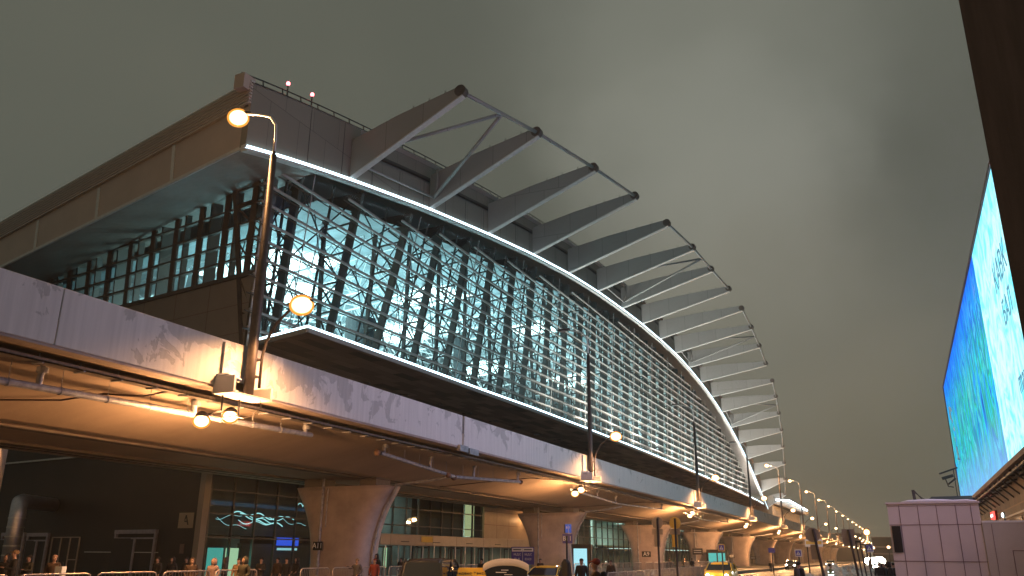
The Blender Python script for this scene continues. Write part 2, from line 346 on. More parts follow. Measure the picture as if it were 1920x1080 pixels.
def text(s, name, size, m, parent, loc, xdir, updir, depth=.01, align='CENTER', sx=1):
    cu = bpy.data.curves.new(name, 'FONT'); cu.body = s; cu.size = size; cu.extrude = depth; cu.align_x = align; cu.align_y = 'CENTER'; cu.resolution_u = 3
    o = bpy.data.objects.new(name, cu); COL.objects.link(o)
    dg = bpy.context.evaluated_depsgraph_get(); me = bpy.data.meshes.new_from_object(o.evaluated_get(dg))
    bpy.data.objects.remove(o)
    X = nrm(xdir); U = nrm(updir); N = X.cross(U)
    off = Vector((0, 0, 0)); p = parent
    while p is not None: off += p.location; p = p.parent
    for v in me.vertices: v.co = Vector(loc) - off + X * v.co.x * sx + U * v.co.y + N * v.co.z
    me.materials.clear(); me.materials.append(M[m]); t = bpy.data.objects.new(name, me); COL.objects.link(t); t.parent = parent
    return t
def interp(tab, x):
    if x <= tab[0][0]: (a, b) = tab[0], tab[1]
    elif x >= tab[-1][0]: (a, b) = tab[-2], tab[-1]
    else:
        for a, b in zip(tab, tab[1:]):
            if a[0] <= x <= b[0]: break
    t = (x - a[0]) / (b[0] - a[0]); return a[1] + (b[1] - a[1]) * t
def frange(a, b, n): return [a + (b - a) * i / n for i in range(n + 1)]

# ------------------------------------------------------------------ ground
g = MB(); g.grid([[(x, y, 0) for y in (-120, 0, 200, 900)] for x in (-400, -100, 0, 100, 500)]); tag(g.build('ground', 'asphalt'), kind='structure')
g = MB(); g.box((-39, -40, .004), (-18.8, 330, .35)); tag(g.build('pavement', 'pavement'), kind='structure')
g = MB()
for x in (-16.5, -12.8): 
    for k in range(60): g.box((x, -20 + k * 6, .004), (x + .14, -17 + k * 6, .008))
g.box((-18.2, -40, .004), (-18.05, 330, .008)); tag(g.build('road_markings', 'white'), kind='structure')

# ------------------------------------------------------------------ viaduct
VX = -20.0
vi = empty('viaduct', (-28, 120, 0), 'raised concrete road viaduct with white peeling parapet crossing in front of the glass terminal', 'viaduct')
d = MB()
prof = [(-20.35, 7.3), (-20.02, 7.3), (-20.02, 7.95), (-37.6, 7.95), (-37.6, 7.3), (-34, 6.1), (-33.2, 6.1), (-26, 6.08), (-25.4, 6.2)]
d.prism([(x, -60, z) for x, z in prof], (0, 480, 0)); d.build('deck', 'soffit', vi)
d = MB()
for x0, x1, z in ((-27.4, -26.9, 6.09), (-31.8, -31.2, 6.09)):
    d.box((x0, -60, z - .10), (x1, 420, z + .1))
each(d, 1, 'girder', 'concrete_dark', vi)
joints = [-60, -24, 14.3, 37.75, 72, 107, 142, 177, 212, 247, 282, 317, 352, 420]
for a, b in zip(joints, joints[1:]):
    gap = .22 if abs(b - 37.75) < .1 else .03
    d = MB(); d.prism([(-20.0, a + .02, 7.25), (-20.0, a + .02, 8.85), (-20.3, a + .02, 8.85), (-20.42, a + .02, 7.97), (-20.34, a + .02, 7.97), (-20.34, a + .02, 7.25)], (0, b - a - gap, 0))
    d.build('parapet', 'parapet_paint', vi, bevel=.02)
d = MB(); d.box((-20.28, 37.4, 7.3), (-20.12, 37.9, 8.8)); d.box((-20.02, 37.1, 7.0), (-19.85, 38.0, 7.3)); d.box((-20.02, 38.15, 6.95), (-19.85, 39.2, 7.25)); d.build('joint_plate', 'pipe', vi)
d = MB(); d.box((-20.5, -60, 7.17), (-20.03, 420, 7.25)); d.build('edge_beam', 'concrete', vi)
# cable tray on short hangers under the parapet
d = MB(); d.box((-21.12, -5, 6.92), (-20.75, 130, 6.96)); d.box((-21.14, -5, 6.92), (-21.12, 130, 7.04)); d.box((-20.77, -5, 6.92), (-20.75, 130, 7.04))
for k in range(9): d.tube((-21.08 + k * .037, -5, 6.985), (-21.08 + k * .037, 130, 6.985), .014, 5)
d.build('cable_tray', 'tray', vi)
d = MB()
for k in range(88): y = 12 + k * 1.3; d.tube((-20.93, y, 6.95), (-20.93, y, 7.3), .022, 5); d.box((-21.15, y - .03, 6.88), (-20.72, y + .03, 6.92))
each(d, 2, 'hanger', 'pipe', vi)
# drain pipes
def drain(pts, r, drops, name='drain_pipe'):
    d = MB(); d.path(pts, r, 10)
    for p in drops:
        d.path([p, (p[0], p[1], p[2] + .25), (p[0] + .05, p[1], 7.0)], r * .85, 10); d.tube((p[0] + .05, p[1], 6.8), (p[0] + .05, p[1], 6.95), r * 1.5, 10)
    for i in range(len(pts) - 1):
        a, b = Vector(pts[i]), Vector(pts[i + 1]); L = (b - a).length
        for k in range(int(L / 1.6)):
            c = a + (b - a) * ((k + .5) * 1.6 / L); d.tube(c - (b - a).normalized() * .03, c + (b - a).normalized() * .03, r * 1.18, 10); d.tube(c, (c.x, c.y, 7.1), .012, 4)
    d.build(name, 'pipe', vi, smooth=False)
drain([(-21.6, 8, 6.30), (-21.6, 13.5, 6.36), (-21.6, 27.4, 6.62)], .105, [(-21.6, 15.2, 6.4), (-21.6, 21.0, 6.5), (-21.6, 27.0, 6.62)])
drain([(-21.9, 33.0, 6.52), (-22.4, 41.3, 6.13)], .09, [(-21.95, 33.4, 6.5), (-22.2, 38.2, 6.28)]); drain([(-22.4, 41.3, 6.13), (-21.6, 48.4, 6.38)], .09, [(-22.2, 43.2, 6.2), (-21.65, 48.2, 6.38)])
for Y0 in (57, 92): drain([(-21.4, Y0, 6.5), (-22.3, Y0 + 14, 6.3), (-21.7, Y0 + 27, 6.45)], .08, [(-21.8, Y0 + 7, 6.4), (-22.2, Y0 + 13, 6.3), (-21.7, Y0 + 26.5, 6.45)])
d = MB(); d.ell((-22.45, 41.3, 6.1), (.17, .2, .17)); d.ell((-22.2, 40.2, 6.12), (.15, .15, .15)); d.ell((-21.95, 32.8, 6.52), (.17, .12, .17)); d.ell((-21.6, 48.6, 6.38), (.14, .1, .14)); each(d, 1, 'pipe_joint', 'rusty_pipe', vi, smooth=True)
d = MB(); d.path([(-21.5, 8, 6.45), (-23, 9.5, 6.6), (-27, 10.2, 6.02), (-33, 10.6, 5.95)], .07, 6)
d.path([(-20.9, 19.2, 6.95), (-21.6, 18.8, 6.75), (-22.3, 17.9, 6.72), (-23.4, 17.3, 6.5), (-25.3, 14.5, 6.18), (-26.2, 13.5, 6.02)], .03, 6)
d.path([(-20.9, 53.5, 6.9), (-22, 51, 6.85), (-24, 48, 6.4), (-26, 46, 6.02)], .03, 6)
d.path([(-20.9, 80, 6.9), (-22, 78, 6.85), (-24, 74, 6.4), (-26, 70, 6.02)], .03, 6)
for x, z in ((-26.25, 6.0), (-32.6, 6.04)):
    d.path([(x, y, z - .02 * (k % 2)) for k, y in enumerate(frange(-10, 200, 100))], .018, 4)
d.build('loose_cable', 'cable', vi)
# piers
PIER0, PSTEP = 40.0, 31.2
def pier_ring(z, w, t, cx=-28.6, yc=0, n=28, p=3.4):
    r = []
    for k in range(n):
        a = 2 * math.pi * k / n; c, s = math.cos(a), math.sin(a)
        r.append((cx + w * math.copysign(abs(c) ** (2 / p), c), yc + t * math.copysign(abs(s) ** (2 / p), s), z))
    return r
def pier_half(z):   # half width across the deck
    u = max(0, min(1, (z - 1.2) / 4.3)); return 1.85 + 1.4 * u ** 2.4
pm = None
for k in range(-2, 12):
    yc = PIER0 + PSTEP * k
    if pm is None:
        d = MB(); zs = [0] + frange(.8, 5.6, 14); d.loft([pier_ring(z, pier_half(z), 1.15) for z in zs])
        p0 = d.build('pier', 'concrete', vi, smooth=True); off = p0.data
        b = MB(); 
        for x in (-26.8, -30.6): b.box((x - .55, -.7, 5.6), (x + .55, .7, 6.09))
        for b0 in each(b, 1, 'bearing', 'concrete_dark', vi): b0.parent = p0
        q = MB(); q.path([(-25.3, -.1, 5.62), (-25.46, -.1, 5.2), (-25.9, -.1, 4.55), (-26.36, -.1, 3.4), (-26.6, -.1, 2.2), (-26.66, -.1, 0)], .09, 8)
        q.path([(-25.38, -.1, 5.65), (-23.6, .2, 5.85), (-22.2, .6, 6.1)], .085, 8)
        q0 = q.build('downpipe', 'pipe', vi); q0.parent = p0
        q = MB(); q.tube((-29.4, -1.24, 0), (-29.4, -1.24, 6.05), .07, 8); q.tube((-29.1, -1.2, 3.4), (-29.1, -1.2, 5.5), .04, 6)
        for z in (1.4, 3.2, 4.9): q.tube((-29.4, -1.24, z), (-29.4, -1.24, z + .12), .1, 8)
        q1 = q.build('conduit', 'pipe', vi); q1.parent = p0
        p0.location = Vector((0, yc - vi.location.y + 120 - 120, 0)); pm = p0
        # p0 mesh was shifted by the viaduct origin; keep only the y shift
        p0.location = Vector((0, yc, 0))
    else:
        c = copy_tree(pm, vi); c.location = Vector((0, yc, 0))

# ------------------------------------------------------------------ street lamps on the parapet
MS = 35.2
def make_mast(up_lit=True):
    r = empty('street_lamp', (-20.0, 21.5, 7.3), 'tmp', 'street lamp', 'double arm lamp masts along the viaduct parapet')
    d = MB(); d.box((-.05, -1.35, -.35), (.85, .55, -.30)); d.box((-.05, -1.35, -.30), (.0, .55, .25)); d.box((.0, -1.35, -.30), (.85, -1.25, .22)); d.box((.0, .45, -.30), (.85, .55, .1))
    d.build('ledge', 'parapet_paint', r, local=True, bevel=.015)
    d = MB(); d.box((-.05, -1.3, .25), (.5, -1.0, .33)); d.ell((.2, -.9, .25), (.3, .5, .09)); d.build('snow_cap', 'snow_clean', r, local=True, smooth=True)
    d = MB(); d.box((0, -1.15, .3), (.1, -.8, 1.45)); d.build('cover_plate', 'parapet_paint', r, local=True)
    d = MB(); d.path([(.25, 0, -.25), (.25, 0, 1.2), (.25, 0, 4.6), (.25, 0, 4.65), (.25, 0, 8.9)], [.18, .18, .17, .14, .12], 12); d.tube((.25, 0, 8.9), (.25, 0, 9.05), .07, 8)
    for z in (.5, 1.1): d.bar((.25, .05, z), (.25, .35, z), .3, .06)
    d.build('pole', 'pole_paint', r, local=True, smooth=True)
    d = MB(); d.path([(.25, 0, 8.95), (.25, 0, 9.6), (.2, 0, 10.2), (-.1, 0, 10.6), (-.6, 0, 10.8), (-1.3, 0, 11.0)], .05, 8); d.build('upper_arm', 'pale_metal', r, local=True, smooth=True)
    d = MB(); d.path([(.45, .28, .1), (.45, .28, 1.2), (.6, .25, 1.75), (1.0, .18, 2.3), (1.6, .1, 2.7), (1.95, 0, 2.85)], .05, 8); d.build('lower_arm', 'pole_paint', r, local=True, smooth=True)
    def head(x, z, sgn, name, lit):
        h = MB(); h.loft([[(x + sgn * t, .16 * w * math.cos(a), z + .02 + .15 * w * math.sin(a)) for a in [math.pi * i / 6 for i in range(7)]] for t, w in ((-.35, .4), (-.1, .9), (.3, 1), (.62, .75), (.72, .3))])
        ho = h.build(name, 'pole_paint', r, local=True, smooth=True)
        b = MB(); b.ell((x + sgn * .25, 0, z - .06), (.44, .40, .36) if lit else (.33, .13, .07), 24, 14); bo = b.build('bulb_glass', 'sodium' if lit else 'pale_metal', r, local=True, smooth=True); bo.parent = ho  # lit bulbs enlarged to carry the glow around the lamp
        return ho
    head(-1.5, 11.0, -1, 'upper_lamp_head', up_lit); head(1.95, 2.85, 1, 'lower_lamp_head', True)
    d = MB(); d.path([(.1, -1.0, -.35), (.1, -1.0, -.85), (-.5, -1.0, -.95), (-.5, -.2, -.95), (-.5, .2, -.95)], .035, 6); d.tube((.1, -.2, -.35), (.1, -.2, -.9), .03, 6); d.tube((-.6, -.3, -.95), (.1, -.2, -.9), .03, 6)
    d.path([(.7, .1, -.35), (.75, .15, -.6), (.5, .1, -.85), (.1, .05, -.95), (-.5, 0, -.8)], .012, 5)
    d.build('floodlight_bracket', 'pole_paint', r, local=True)
    for y, dz in ((-1.15, -1.12), (.12, -.78)):
        h = MB(); h.loft([[(-.55 + w * .24 * math.cos(a), y + .24 * w * math.sin(a), dz + t) for a in [2 * math.pi * i / 12 for i in range(12)]] for t, w in ((-.05, 1), (.1, 1), (.2, .7), (.26, .3))])
        ho = h.build('floodlight', 'pole_paint', r, local=True, smooth=True)
        b = MB(); b.ell((-.55, y, dz - .06), (.29, .29, .25), 18, 12); bo = b.build('lens', 'sodium', r, local=True, smooth=True); bo.parent = ho
    return r
mast_lit = make_mast(True); mast_off = make_mast(False)
desc = ['nearest lamp mast at left, its upper lamp burning in front of the roof corner', 'second lamp mast from the left, unlit upper lamp in front of the louvred glass', 'third lamp mast from the left, dark slim pole above the middle of the parapet',
        'fourth lamp mast from the left, standing at the lower end of the lit roof arch', 'fifth lamp mast, just past the end of the lit arch', 'sixth lamp mast, in front of the small lit building behind', 'seventh lamp mast, beyond the small lit building']
for k in list(range(16)) + [-1]:
    lit = (k <= 0 or k >= 4)
    r = (mast_lit if k == 0 else mast_off if k == 1 else copy_tree(mast_lit if lit else mast_off))
    r.location = (-20.0, 21.5 + MS * k, 7.3)
    tag(r, 'lamp mast standing outside the left edge of the picture' if k < 0 else desc[k] if k < 7 else 'small distant lamp mast in the receding row at right, %s from the far end' % ['last', 'second', 'third', 'fourth', 'fifth', 'sixth', 'seventh', 'eighth', 'ninth'][15 - k])
    if k < 9:
        y = 21.5 + MS * k
        lamp('lower_glow', 'SPOT', (-17.8, y, 9.68), 3000, SOD, r, .22, spot=math.radians(152))
        lamp('flood_glow', 'POINT', (-20.5, y - 1.15, 5.8), 1250, SOD, r, .2); lamp('flood_glow', 'POINT', (-20.5, y + .12, 6.13), 1250, SOD, r, .2)
        if lit: lamp('upper_glow', 'POINT', (-21.8, y, 17.8), 1600, SOD, r, .22)

# ------------------------------------------------------------------ terminal
arch = [(30, 22.6), (34.5, 23.9), (38.8, 24.95), (45.1, 26.3), (56, 28.4), (68.8, 30.5), (79.7, 32.1), (91.7, 33.5), (103.1, 34.4), (114.3, 34.95), (124, 35.3), (137.5, 35.4), (149.6, 35.2), (161, 34.4), (172, 33.3), (182.1, 31.9), (190.8, 30.3), (201.9, 27.9), (216.2, 24.2), (225, 21.5), (233.3, 18.4), (242.8, 14.8), (247.9, 12.9)]
def zL(y): return (interp(arch, y - 2.5) + interp(arch, y) * 2 + interp(arch, y + 2.5)) / 4 + H
FX = -34.0
SL = .159                                    # the end walls run back at a slant
t = empty('terminal_building', (-45, 140, 0), 'long airport terminal with arched roof, white lit edge and louvred glass front', 'terminal')
Y0, Y1 = 34.5, 248.0
ys = frange(Y0, Y1, 110)
def slope(y): return (zL(y + 1) - zL(y - 1)) / 2
# fascia: lower band, dark groove, upper band
d = MB()
for a, b in zip(ys, ys[1:]):
    d.add([(FX, a, zL(a)), (FX, b, zL(b)), (FX, b, zL(b) + 2.35), (FX, a, zL(a) + 2.35), (FX - .5, a, zL(a)), (FX - .5, b, zL(b)), (FX - .5, b, zL(b) + 2.35), (FX - .5, a, zL(a) + 2.35)],
          [(0, 1, 2, 3), (3, 2, 6, 7), (4, 7, 6, 5), (0, 4, 5, 1)])
d.add([(FX, Y0, zL(Y0)), (FX - .5, Y0, zL(Y0)), (FX - .5, Y0, zL(Y0) + 2.35), (FX, Y0, zL(Y0) + 2.35)], [(0, 3, 2, 1)])
d.build('lower_fascia', 'fascia', t)
d = MB()
near = [y for y in ys if y < 46.5]
for a, b in zip(near, near[1:]): d.add([(FX + .006, a, zL(a) + 2.3), (FX + .006, b, zL(b) + 2.3), (FX + .006, b, zL(b) + 4.4), (FX + .006, a, zL(a) + 4.4)], [(0, 1, 2, 3)])
for a, b in zip(ys, ys[1:]):
    d.add([(FX - .55, a, zL(a) + 2.0), (FX - .55, b, zL(b) + 2.0), (FX - .55, b, zL(b) + 4.5), (FX - .55, a, zL(a) + 4.5)], [(0, 1, 2, 3)])
d.build('upper_fascia', 'fascia', t)
d = MB()
for a, b in zip(ys, ys[1:]):
    d.bar((FX - .35, a, zL(a) + 2.95), (FX - .35, b, zL(b) + 2.95), .3, .22); d.bar((FX - .35, a, zL(a) + 4.5), (FX - .35, b, zL(b) + 4.5), .6, .1)
for y in frange(40.3, 240, 52): d.box((FX - .52, y - .03, zL(y) + .02), (FX + .012, y + .03, zL(y) + (4.4 if y < 46 else 2.35)))
d.build('groove_trim', 'steel_dark', t)
# roof skin and slanted end fascia with corrugated band
def rz(y, s): return zL(y) + 4.45 - .085 * s
d = MB(); d.grid([[(FX - s, y + SL * s, rz(y, s) + (.0 if s == 0 else 0)) for y in ys] for s in (0, 8, 20, 35, 58)])
d.build('roof', 'corrugated', t)
d = MB(); d.grid([[(FX - .5 - s, y + SL * s, zL(y) - .02 - .085 * s) for y in (Y0 + .02, Y0 + 2, Y0 + 5, Y0 + 7.5)] for s in (0, 10, 20, 30, 45)]); d.build('eave_soffit', 'eave', t)
d = MB(); SS = 45
L = lambda s, z: (FX - s, Y0 + SL * s, zL(Y0) + z - .085 * s)
d.add([L(0, 0), L(SS, 0), L(SS, 2.5), L(0, 3.0)], [(0, 3, 2, 1)]); d.build('end_fascia', 'fascia_side', t)
d = MB(); d.add([L(0, 3.0), L(SS, 2.5), L(SS, 4.05), L(0, 4.55)], [(0, 1, 2, 3)])
for i in range(7):
    z0 = 3.06 + .215 * i; d.bar(Vector(L(-.02, z0)) + Vector((0, -.1, 0)), Vector(L(SS, z0 - .5)) + Vector((0, -.1, 0)), .2, .10)
d.build('corrugated_edge', 'corrugated', t)
d = MB(); d.bar(L(0, 4.6), L(SS, 4.1), .3, .12); d.bar(L(-.1, .05), L(SS, .05), .12, .22)
d.build('end_trim', 'pale_metal', t)
d = MB()
for s in (7.5, 16, 24, 33): d.bar(Vector(L(s - .3, .15)) + Vector((0, -.04, 0)), Vector(L(s, 2.9 if s < 10 else 2.6)) + Vector((0, -.04, 0)), .28, .06, (0, 1, 0))
each(d, 1, 'joint_strip', 'pale_metal', t)
# roof railing
d = MB()
for a, b in zip(ys, ys[1:]):
    d.tube((FX - .8, a, zL(a) + 5.35), (FX - .8, b, zL(b) + 5.35), .05, 5); d.tube((FX - .8, a, zL(a) + 5.0), (FX - .8, b, zL(b) + 5.0), .03, 4)
for y in frange(Y0, Y1 - 6, 110): d.tube((FX - .8, y, zL(y) + 4.4), (FX - .8, y - .25, zL(y) + 5.35), .045, 5)
d.build('roof_railing', 'steel_dark', t)
d = MB(); d.box((FX - .9, Y0 - .7, zL(Y0) + 3.9), (FX - .1, Y0 + .3, zL(Y0) + 4.9)); d.build('gutter_end', 'fascia_side', t)
# white light strip along the arch and thin second strip
d = MB()
for a, b in zip(ys, ys[1:]): d.bar((FX + .08, a, zL(a) - .02), (FX + .08, b, zL(b) - .02), .16, .17)
d.build('arch_light_strip', 'led', t)
d = MB()
for a, b in zip(ys, ys[1:]): d.bar((FX - .1, a, zL(a) - .22), (FX - .1, b, zL(b) - .22), .5, .16)
d.build('arch_trim', 'pale_metal', t)

# fins
fin_tip = [(-24.9,31.5),(-23.9,33.8),(-22.8,35.5),(-22.0,37.1),(-21.3,38.1),(-20.7,38.8),(-20.5,39.3),(-20.0,39.5),(-19.9,39.3),(-20.1,38.8),(-20.4,37.9),(-20.8,36.7),(-21.1,35.2),(-21.9,33.7),(-22.8,31.6),(-23.7,29.2),(-24.9,26.5),(-26.1,23.4),(-27.4,20.1),(-28.9,16.9)]
finY = [45.3 + 11.6 * i - .05 * i * i for i in range(20)]
for i, (y, (tx, tz)) in enumerate(zip(finY, fin_tip)):
    zb = zL(y) + .12; tz += H; R = .42
    a = (FX, zb); b = (FX, zb + 3.1); k = (FX + (tx - FX) * .42, zb + 3.1 + (tz + R - zb - 3.1) * .42 + .16)
    e = math.atan2(tz - zb, tx - FX)
    arc = [(tx + R * math.cos(e + q), tz + R * math.sin(e + q)) for q in [math.radians(v) for v in (-90, -60, -30, 0, 30, 60, 90)]]
    poly = [a] + arc + [k, b]
    d = MB(); d.prism([(x, y - .18, z) for x, z in poly], (0, .36, 0)); fo = d.build('fin', 'fin', t, bevel=.03)
    d = MB(); d.bar((FX + .02, y, zb - .05), (arc[0][0], y, arc[0][1] - .05), .5, .1, (0, 0, 1)); f2 = d.build('bottom_flange', 'pale_metal', fo)
    dd = MB(); d = MB(); d.tube((tx, y - .26, tz), (tx, y + .26, tz), R * 1.05, 16); d.tube((tx, y - .3, tz), (tx, y + .3, tz), R * .35, 10)
    for q in (.25, .5, .75): dd.tube((k[0] + (tx - k[0]) * q, y, k[1] + (tz + R - k[1]) * q), (k[0] + (tx - k[0]) * q, y, k[1] + (tz + R - k[1]) * q + .3), .03, 5)
    d.build('end_cap', 'steel_brown', fo); each(dd, 1, 'cleat', 'steel_dark', fo)
T3 = lambda i: Vector((fin_tip[i][0], finY[i], fin_tip[i][1] + H))
d = MB()
for i in (0, 1, 2, 4, 5, 6, 8, 9, 10, 12, 13, 14, 15, 16, 17, 18): d.tube(T3(i), T3(i + 1), .16, 10)
each(d, 1, 'tip_tube', 'fin', t, smooth=True)
d = MB()
for i in (0, 5, 9, 13):
    m_ = (T3(i) + T3(i + 1)) / 2; A = Vector((FX + 1.0, finY[i] + .3, zL(finY[i]) + 2.2)); B = Vector((FX + .5, finY[i + 1] - .3, zL(finY[i + 1]) + .9))
    d.tube(A, m_, .15, 8); d.tube(B, m_, .15, 8); d.tube(Vector((FX + .5, finY[i] + .3, zL(finY[i]) + 1.3)), B, .1, 8)
    d.path([B, B + Vector((.4, -.2, 1.0)), B + Vector((.3, -.1, 2.6))], .12, 6)
each(d, 4, 'brace_tube', 'fin', t, smooth=True)
d = MB()
for dy in (51.0, 53.6): 
    d.tube((FX - .7, dy, zL(dy) + 4.6) if 0 else (FX - 1.2, dy - 12, zL(dy - 12) + 4.4), (FX - 1.2, dy - 12, zL(dy - 12) + 6.1), .05, 6)
each(d, 1, 'beacon_post', 'steel_dark', t)
d = MB()
for dy in (39.0, 41.6): d.ell((FX - 1.2, dy, zL(dy) + 6.2), (.13, .13, .15))
d.ell((FX - .6, 138, zL(138) + 5.6), (.16, .16, .16)); each(d, 1, 'aviation_light', 'red_lamp', t, smooth=True)

# glazed front
ZB = 15.9
canx = [(42, -34.1), (54, -33.6), (66, -33.2), (77, -32.7), (92, -32.4), (116, -32.2), (140, -32.3), (160, -32.6), (190, -33.0), (212, -33.5), (235, -34.3), (262, -35.8)]
def CX(y): return interp(canx, y)
def gx_bot(y): return -40.4 + min(1, max(0, (y - 43.7) / 60)) * 3.0
def glass_pt(y, u):
    """y station along the front, u 0 bottom .. 1 top, leaning outwards"""
    zt = max(zL(y) - .15, ZB + .05); z = ZB + (zt - ZB) * u
    f = (z - ZB) / 12.0; f = min(f, 1.0) if y < 60 else min(f, 1.05)
    ye = y - 3.9 * f * max(0, 1 - (y - 43.7) / 14)
    xb = gx_bot(y); xt = -36.3; x = xb + (xt - xb) * min(1, (z - ZB) / max(6, zt - ZB))
    if y < 60: x = -40.4 + 3.9 * f if y <= 43.7 else x * (y - 43.7) / 16.3 + (-40.4 + 3.9 * f) * (1 - (y - 43.7) / 16.3)
    return Vector((x, ye, z))
def glass_z(y, z):
    zt = zL(y) - .15; return glass_pt(y, (z - ZB) / (zt - ZB))
gy = frange(43.7, 246, 70)
d = MB(); d.grid([[glass_pt(y, u) for y in gy] for u in frange(0, 1, 6)]); d.build('glass_front', 'glass_front', t)
zt_at = lambda z, lo=True: None
# louvres: constant height tubes cut by the arch
d = MB(); dr = MB(); k = 0; z = ZB + 1.0
while z < 37.3:
    pts = [y for y in frange(43.0, 246, 203) if zL(y) - .9 > z]
    if len(pts) > 3:
        out = Vector((.55, 0, 0)); P = [glass_z(y, z) + out for y in pts]
        if pts[0] < 44: P[0].y -= .4
        d.path(P, .11, 6); dr.path([p - out * .85 for p in P], .05, 4)
    z += 1.13
each(d, 1, 'louvre', 'louvre', t, smooth=True); each(dr, 1, 'transom', 'steel_brown', t)
d = MB()
for i, y in enumerate(finY): 
    if y < 240: d.path([glass_pt(y + 1.3, u) + Vector((.62, 0, 0)) for u in frange(0, 1, 5)], .045, 5)
for y in frange(70, 230, 40): a = glass_pt(y, 0) + Vector((.6, 0, 0)); d.tube(a, a + Vector((0, 0, 1.2)), .04, 5)
each(d, 1, 'louvre_hanger', 'louvre', t)
# columns: each an outward leaning lattice column
stations = []
for a, b in zip(finY, finY[1:]): stations += [a, (a + b) / 2]
stations = [43.9] + [y + .9 for y in stations if y < 238]
for y in stations:
    h = zL(y) - ZB
    if h < 2.5: continue
    zt = zL(y) + .3
    o0, o1 = glass_pt(y, 0) + Vector((-.35, 0, -.1)), glass_pt(y, 1) + Vector((-.35, 0, .4))
    i0 = o0 + Vector((-.55, 0, 0)); i1 = o1 + Vector((-3.4, .0, -.3))
    d = MB(); d.bar(o0, o1, .34, .62, (1, 0, 0)); d.bar(i0, i1, .24, .32, (1, 0, 0))
    n = max(3, int(h / 2.2)); pa = [o0 + (o1 - o0) * (j / n) for j in range(n + 1)]; pb = [i0 + (i1 - i0) * (j / n) for j in range(n + 1)]
    for j in range(1, n + 1):
        d.bar(pa[j], pb[j], .12, .16); d.bar(pa[j - 1], pb[j], .12, .14)
    w = 1.3; d.prism([o1 + Vector((0, -.12, 0)), o1 + Vector((-3.3, -.12, 0)), o1 + (o0 - o1).normalized() * 1.7 + Vector((-.3, -.12, 0))], (0, .24, 0))
    d.build('column', 'steel_brown' if y < 62 else 'steel_dark', t)
d = MB(); db = MB()
for a, b in zip(stations, stations[1:]):
    if b > 232: break
    m_ = (a + b) / 2; d.path([glass_pt(m_, u) + Vector((-.1, 0, 0)) for u in frange(0, 1, 4)], .11, 4)
    h = zL(m_) - ZB; n = max(1, round(h / 5.6))
    for j in range(n):
        u0, u1 = j / n, (j + 1) / n; q = Vector((-.7, 0, 0))
        db.tube(glass_pt(a, u0) + q, glass_pt(b, u1) + q, .065, 5); db.tube(glass_pt(b, u0) + q, glass_pt(a, u1) + q, .065, 5)
        q = Vector((-2.2, 0, 0)); db.tube(glass_pt(a, u0) + q, glass_pt(m_, u1) + q, .05, 4); db.tube(glass_pt(b, u0) + q, glass_pt(m_, u1) + q, .05, 4)
each(d, 1, 'thin_post', 'steel_dark', t); tag(db.build('cross_brace', 'steel_dark', t), kind='stuff')

# canopy slab with boarded underside and light strip
cy_ = frange(42.0, 262, 90); edge = [(CX(y), y) for y in cy_]
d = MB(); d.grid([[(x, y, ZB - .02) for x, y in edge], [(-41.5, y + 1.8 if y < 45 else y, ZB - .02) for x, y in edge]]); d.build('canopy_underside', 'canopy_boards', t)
d = MB(); d.grid([[(x, y, ZB + .34) for x, y in edge], [(-41.5, y + 1.8 if y < 45 else y, ZB + .34) for x, y in edge]]); d.build('canopy_top', 'pale_metal', t)
d = MB(); corner = [(-40.6, 43.75)] + edge
for (xa, ya), (xb, yb) in zip(corner, corner[1:]): d.bar((xa, ya, ZB + .12), (xb, yb, ZB + .12), .16, .30)
d.build('canopy_edge', 'louvre', t)
d = MB()
for (xa, ya), (xb, yb) in zip(corner, corner[1:]): d.bar((xa, ya, ZB + .37), (xb, yb, ZB + .37), .15, .15)
d.build('canopy_light_strip', 'led', t)

d = MB()
for y in frange(86, 236, 25):
    x = CX(y) - .35; d.box((x - .1, y - .25, ZB + .36), (x + .1, y + .25, ZB + .52))
each(d, 1, 'wash_light', 'steel_dark', t)  # unseen fixtures added, inferred from the light on far louvres and fins
for y in frange(90, 232, 12):
    hgt = zL(y) - ZB; lamp('wash_glow', 'AREA', (CX(y) - 1.2, y, ZB + 1.0), (260 + 95 * hgt) * min(1, (y - 80) / 24), (1, .97, .88), t, 2.2, (math.radians(150), 0, 0), 1.0)

# slanted end wall of the hall
def E_(s, z):
    f = (z - ZB) / 12.0; return Vector((-40.4 + 3.9 * f - s - .25, 43.7 - 3.9 * f + SL * s, z))
def ztop(s): return 27.8 - .085 * s
SE = 46; ZW = 20.8
d = MB(); d.add([E_(0, 10), E_(SE, 10), E_(SE, ZW), E_(0, ZW)], [(0, 3, 2, 1)]); d.build('end_wall_panel', 'panel_wall', t)
d = MB()
for z in (13.2, 15.1, 17.0, 18.9): d.bar(E_(0, z) + Vector((0, -.01, 0)), E_(SE, z) + Vector((0, -.01, 0)), .03, .03)
for s in frange(5, 41, 9): d.bar(E_(s, 10) + Vector((0, -.01, 0)), E_(s, ZW) + Vector((0, -.01, 0)), .03, .03)
d.build('panel_joint', 'joint_dark', t)
d = MB(); d.grid([[E_(s, ZW + (ztop(s) - ZW) * u) for s in frange(0, SE, 20)] for u in frange(0, 1, 4)]); d.build('end_glass', 'glass_side', t)
d = MB()
for i in range(17):
    s = .2 + i * 2.9; a, b = E_(s, ZW), E_(s, ztop(s) + .2)
    d.bar(a + Vector((0, .55, 0)), b + Vector((0, .55, 0)), .16, 1.0, (0, 1, 0)) if i % 2 == 0 else d.bar(a + Vector((0, .25, 0)), b + Vector((0, .25, 0)), .16, .5, (0, 1, 0))
    d.bar(a + Vector((-1.0, .2, 0)), b + Vector((-1.0, .2, 0)), .5, .2, (0, 1, 0))
z = ZW + .1
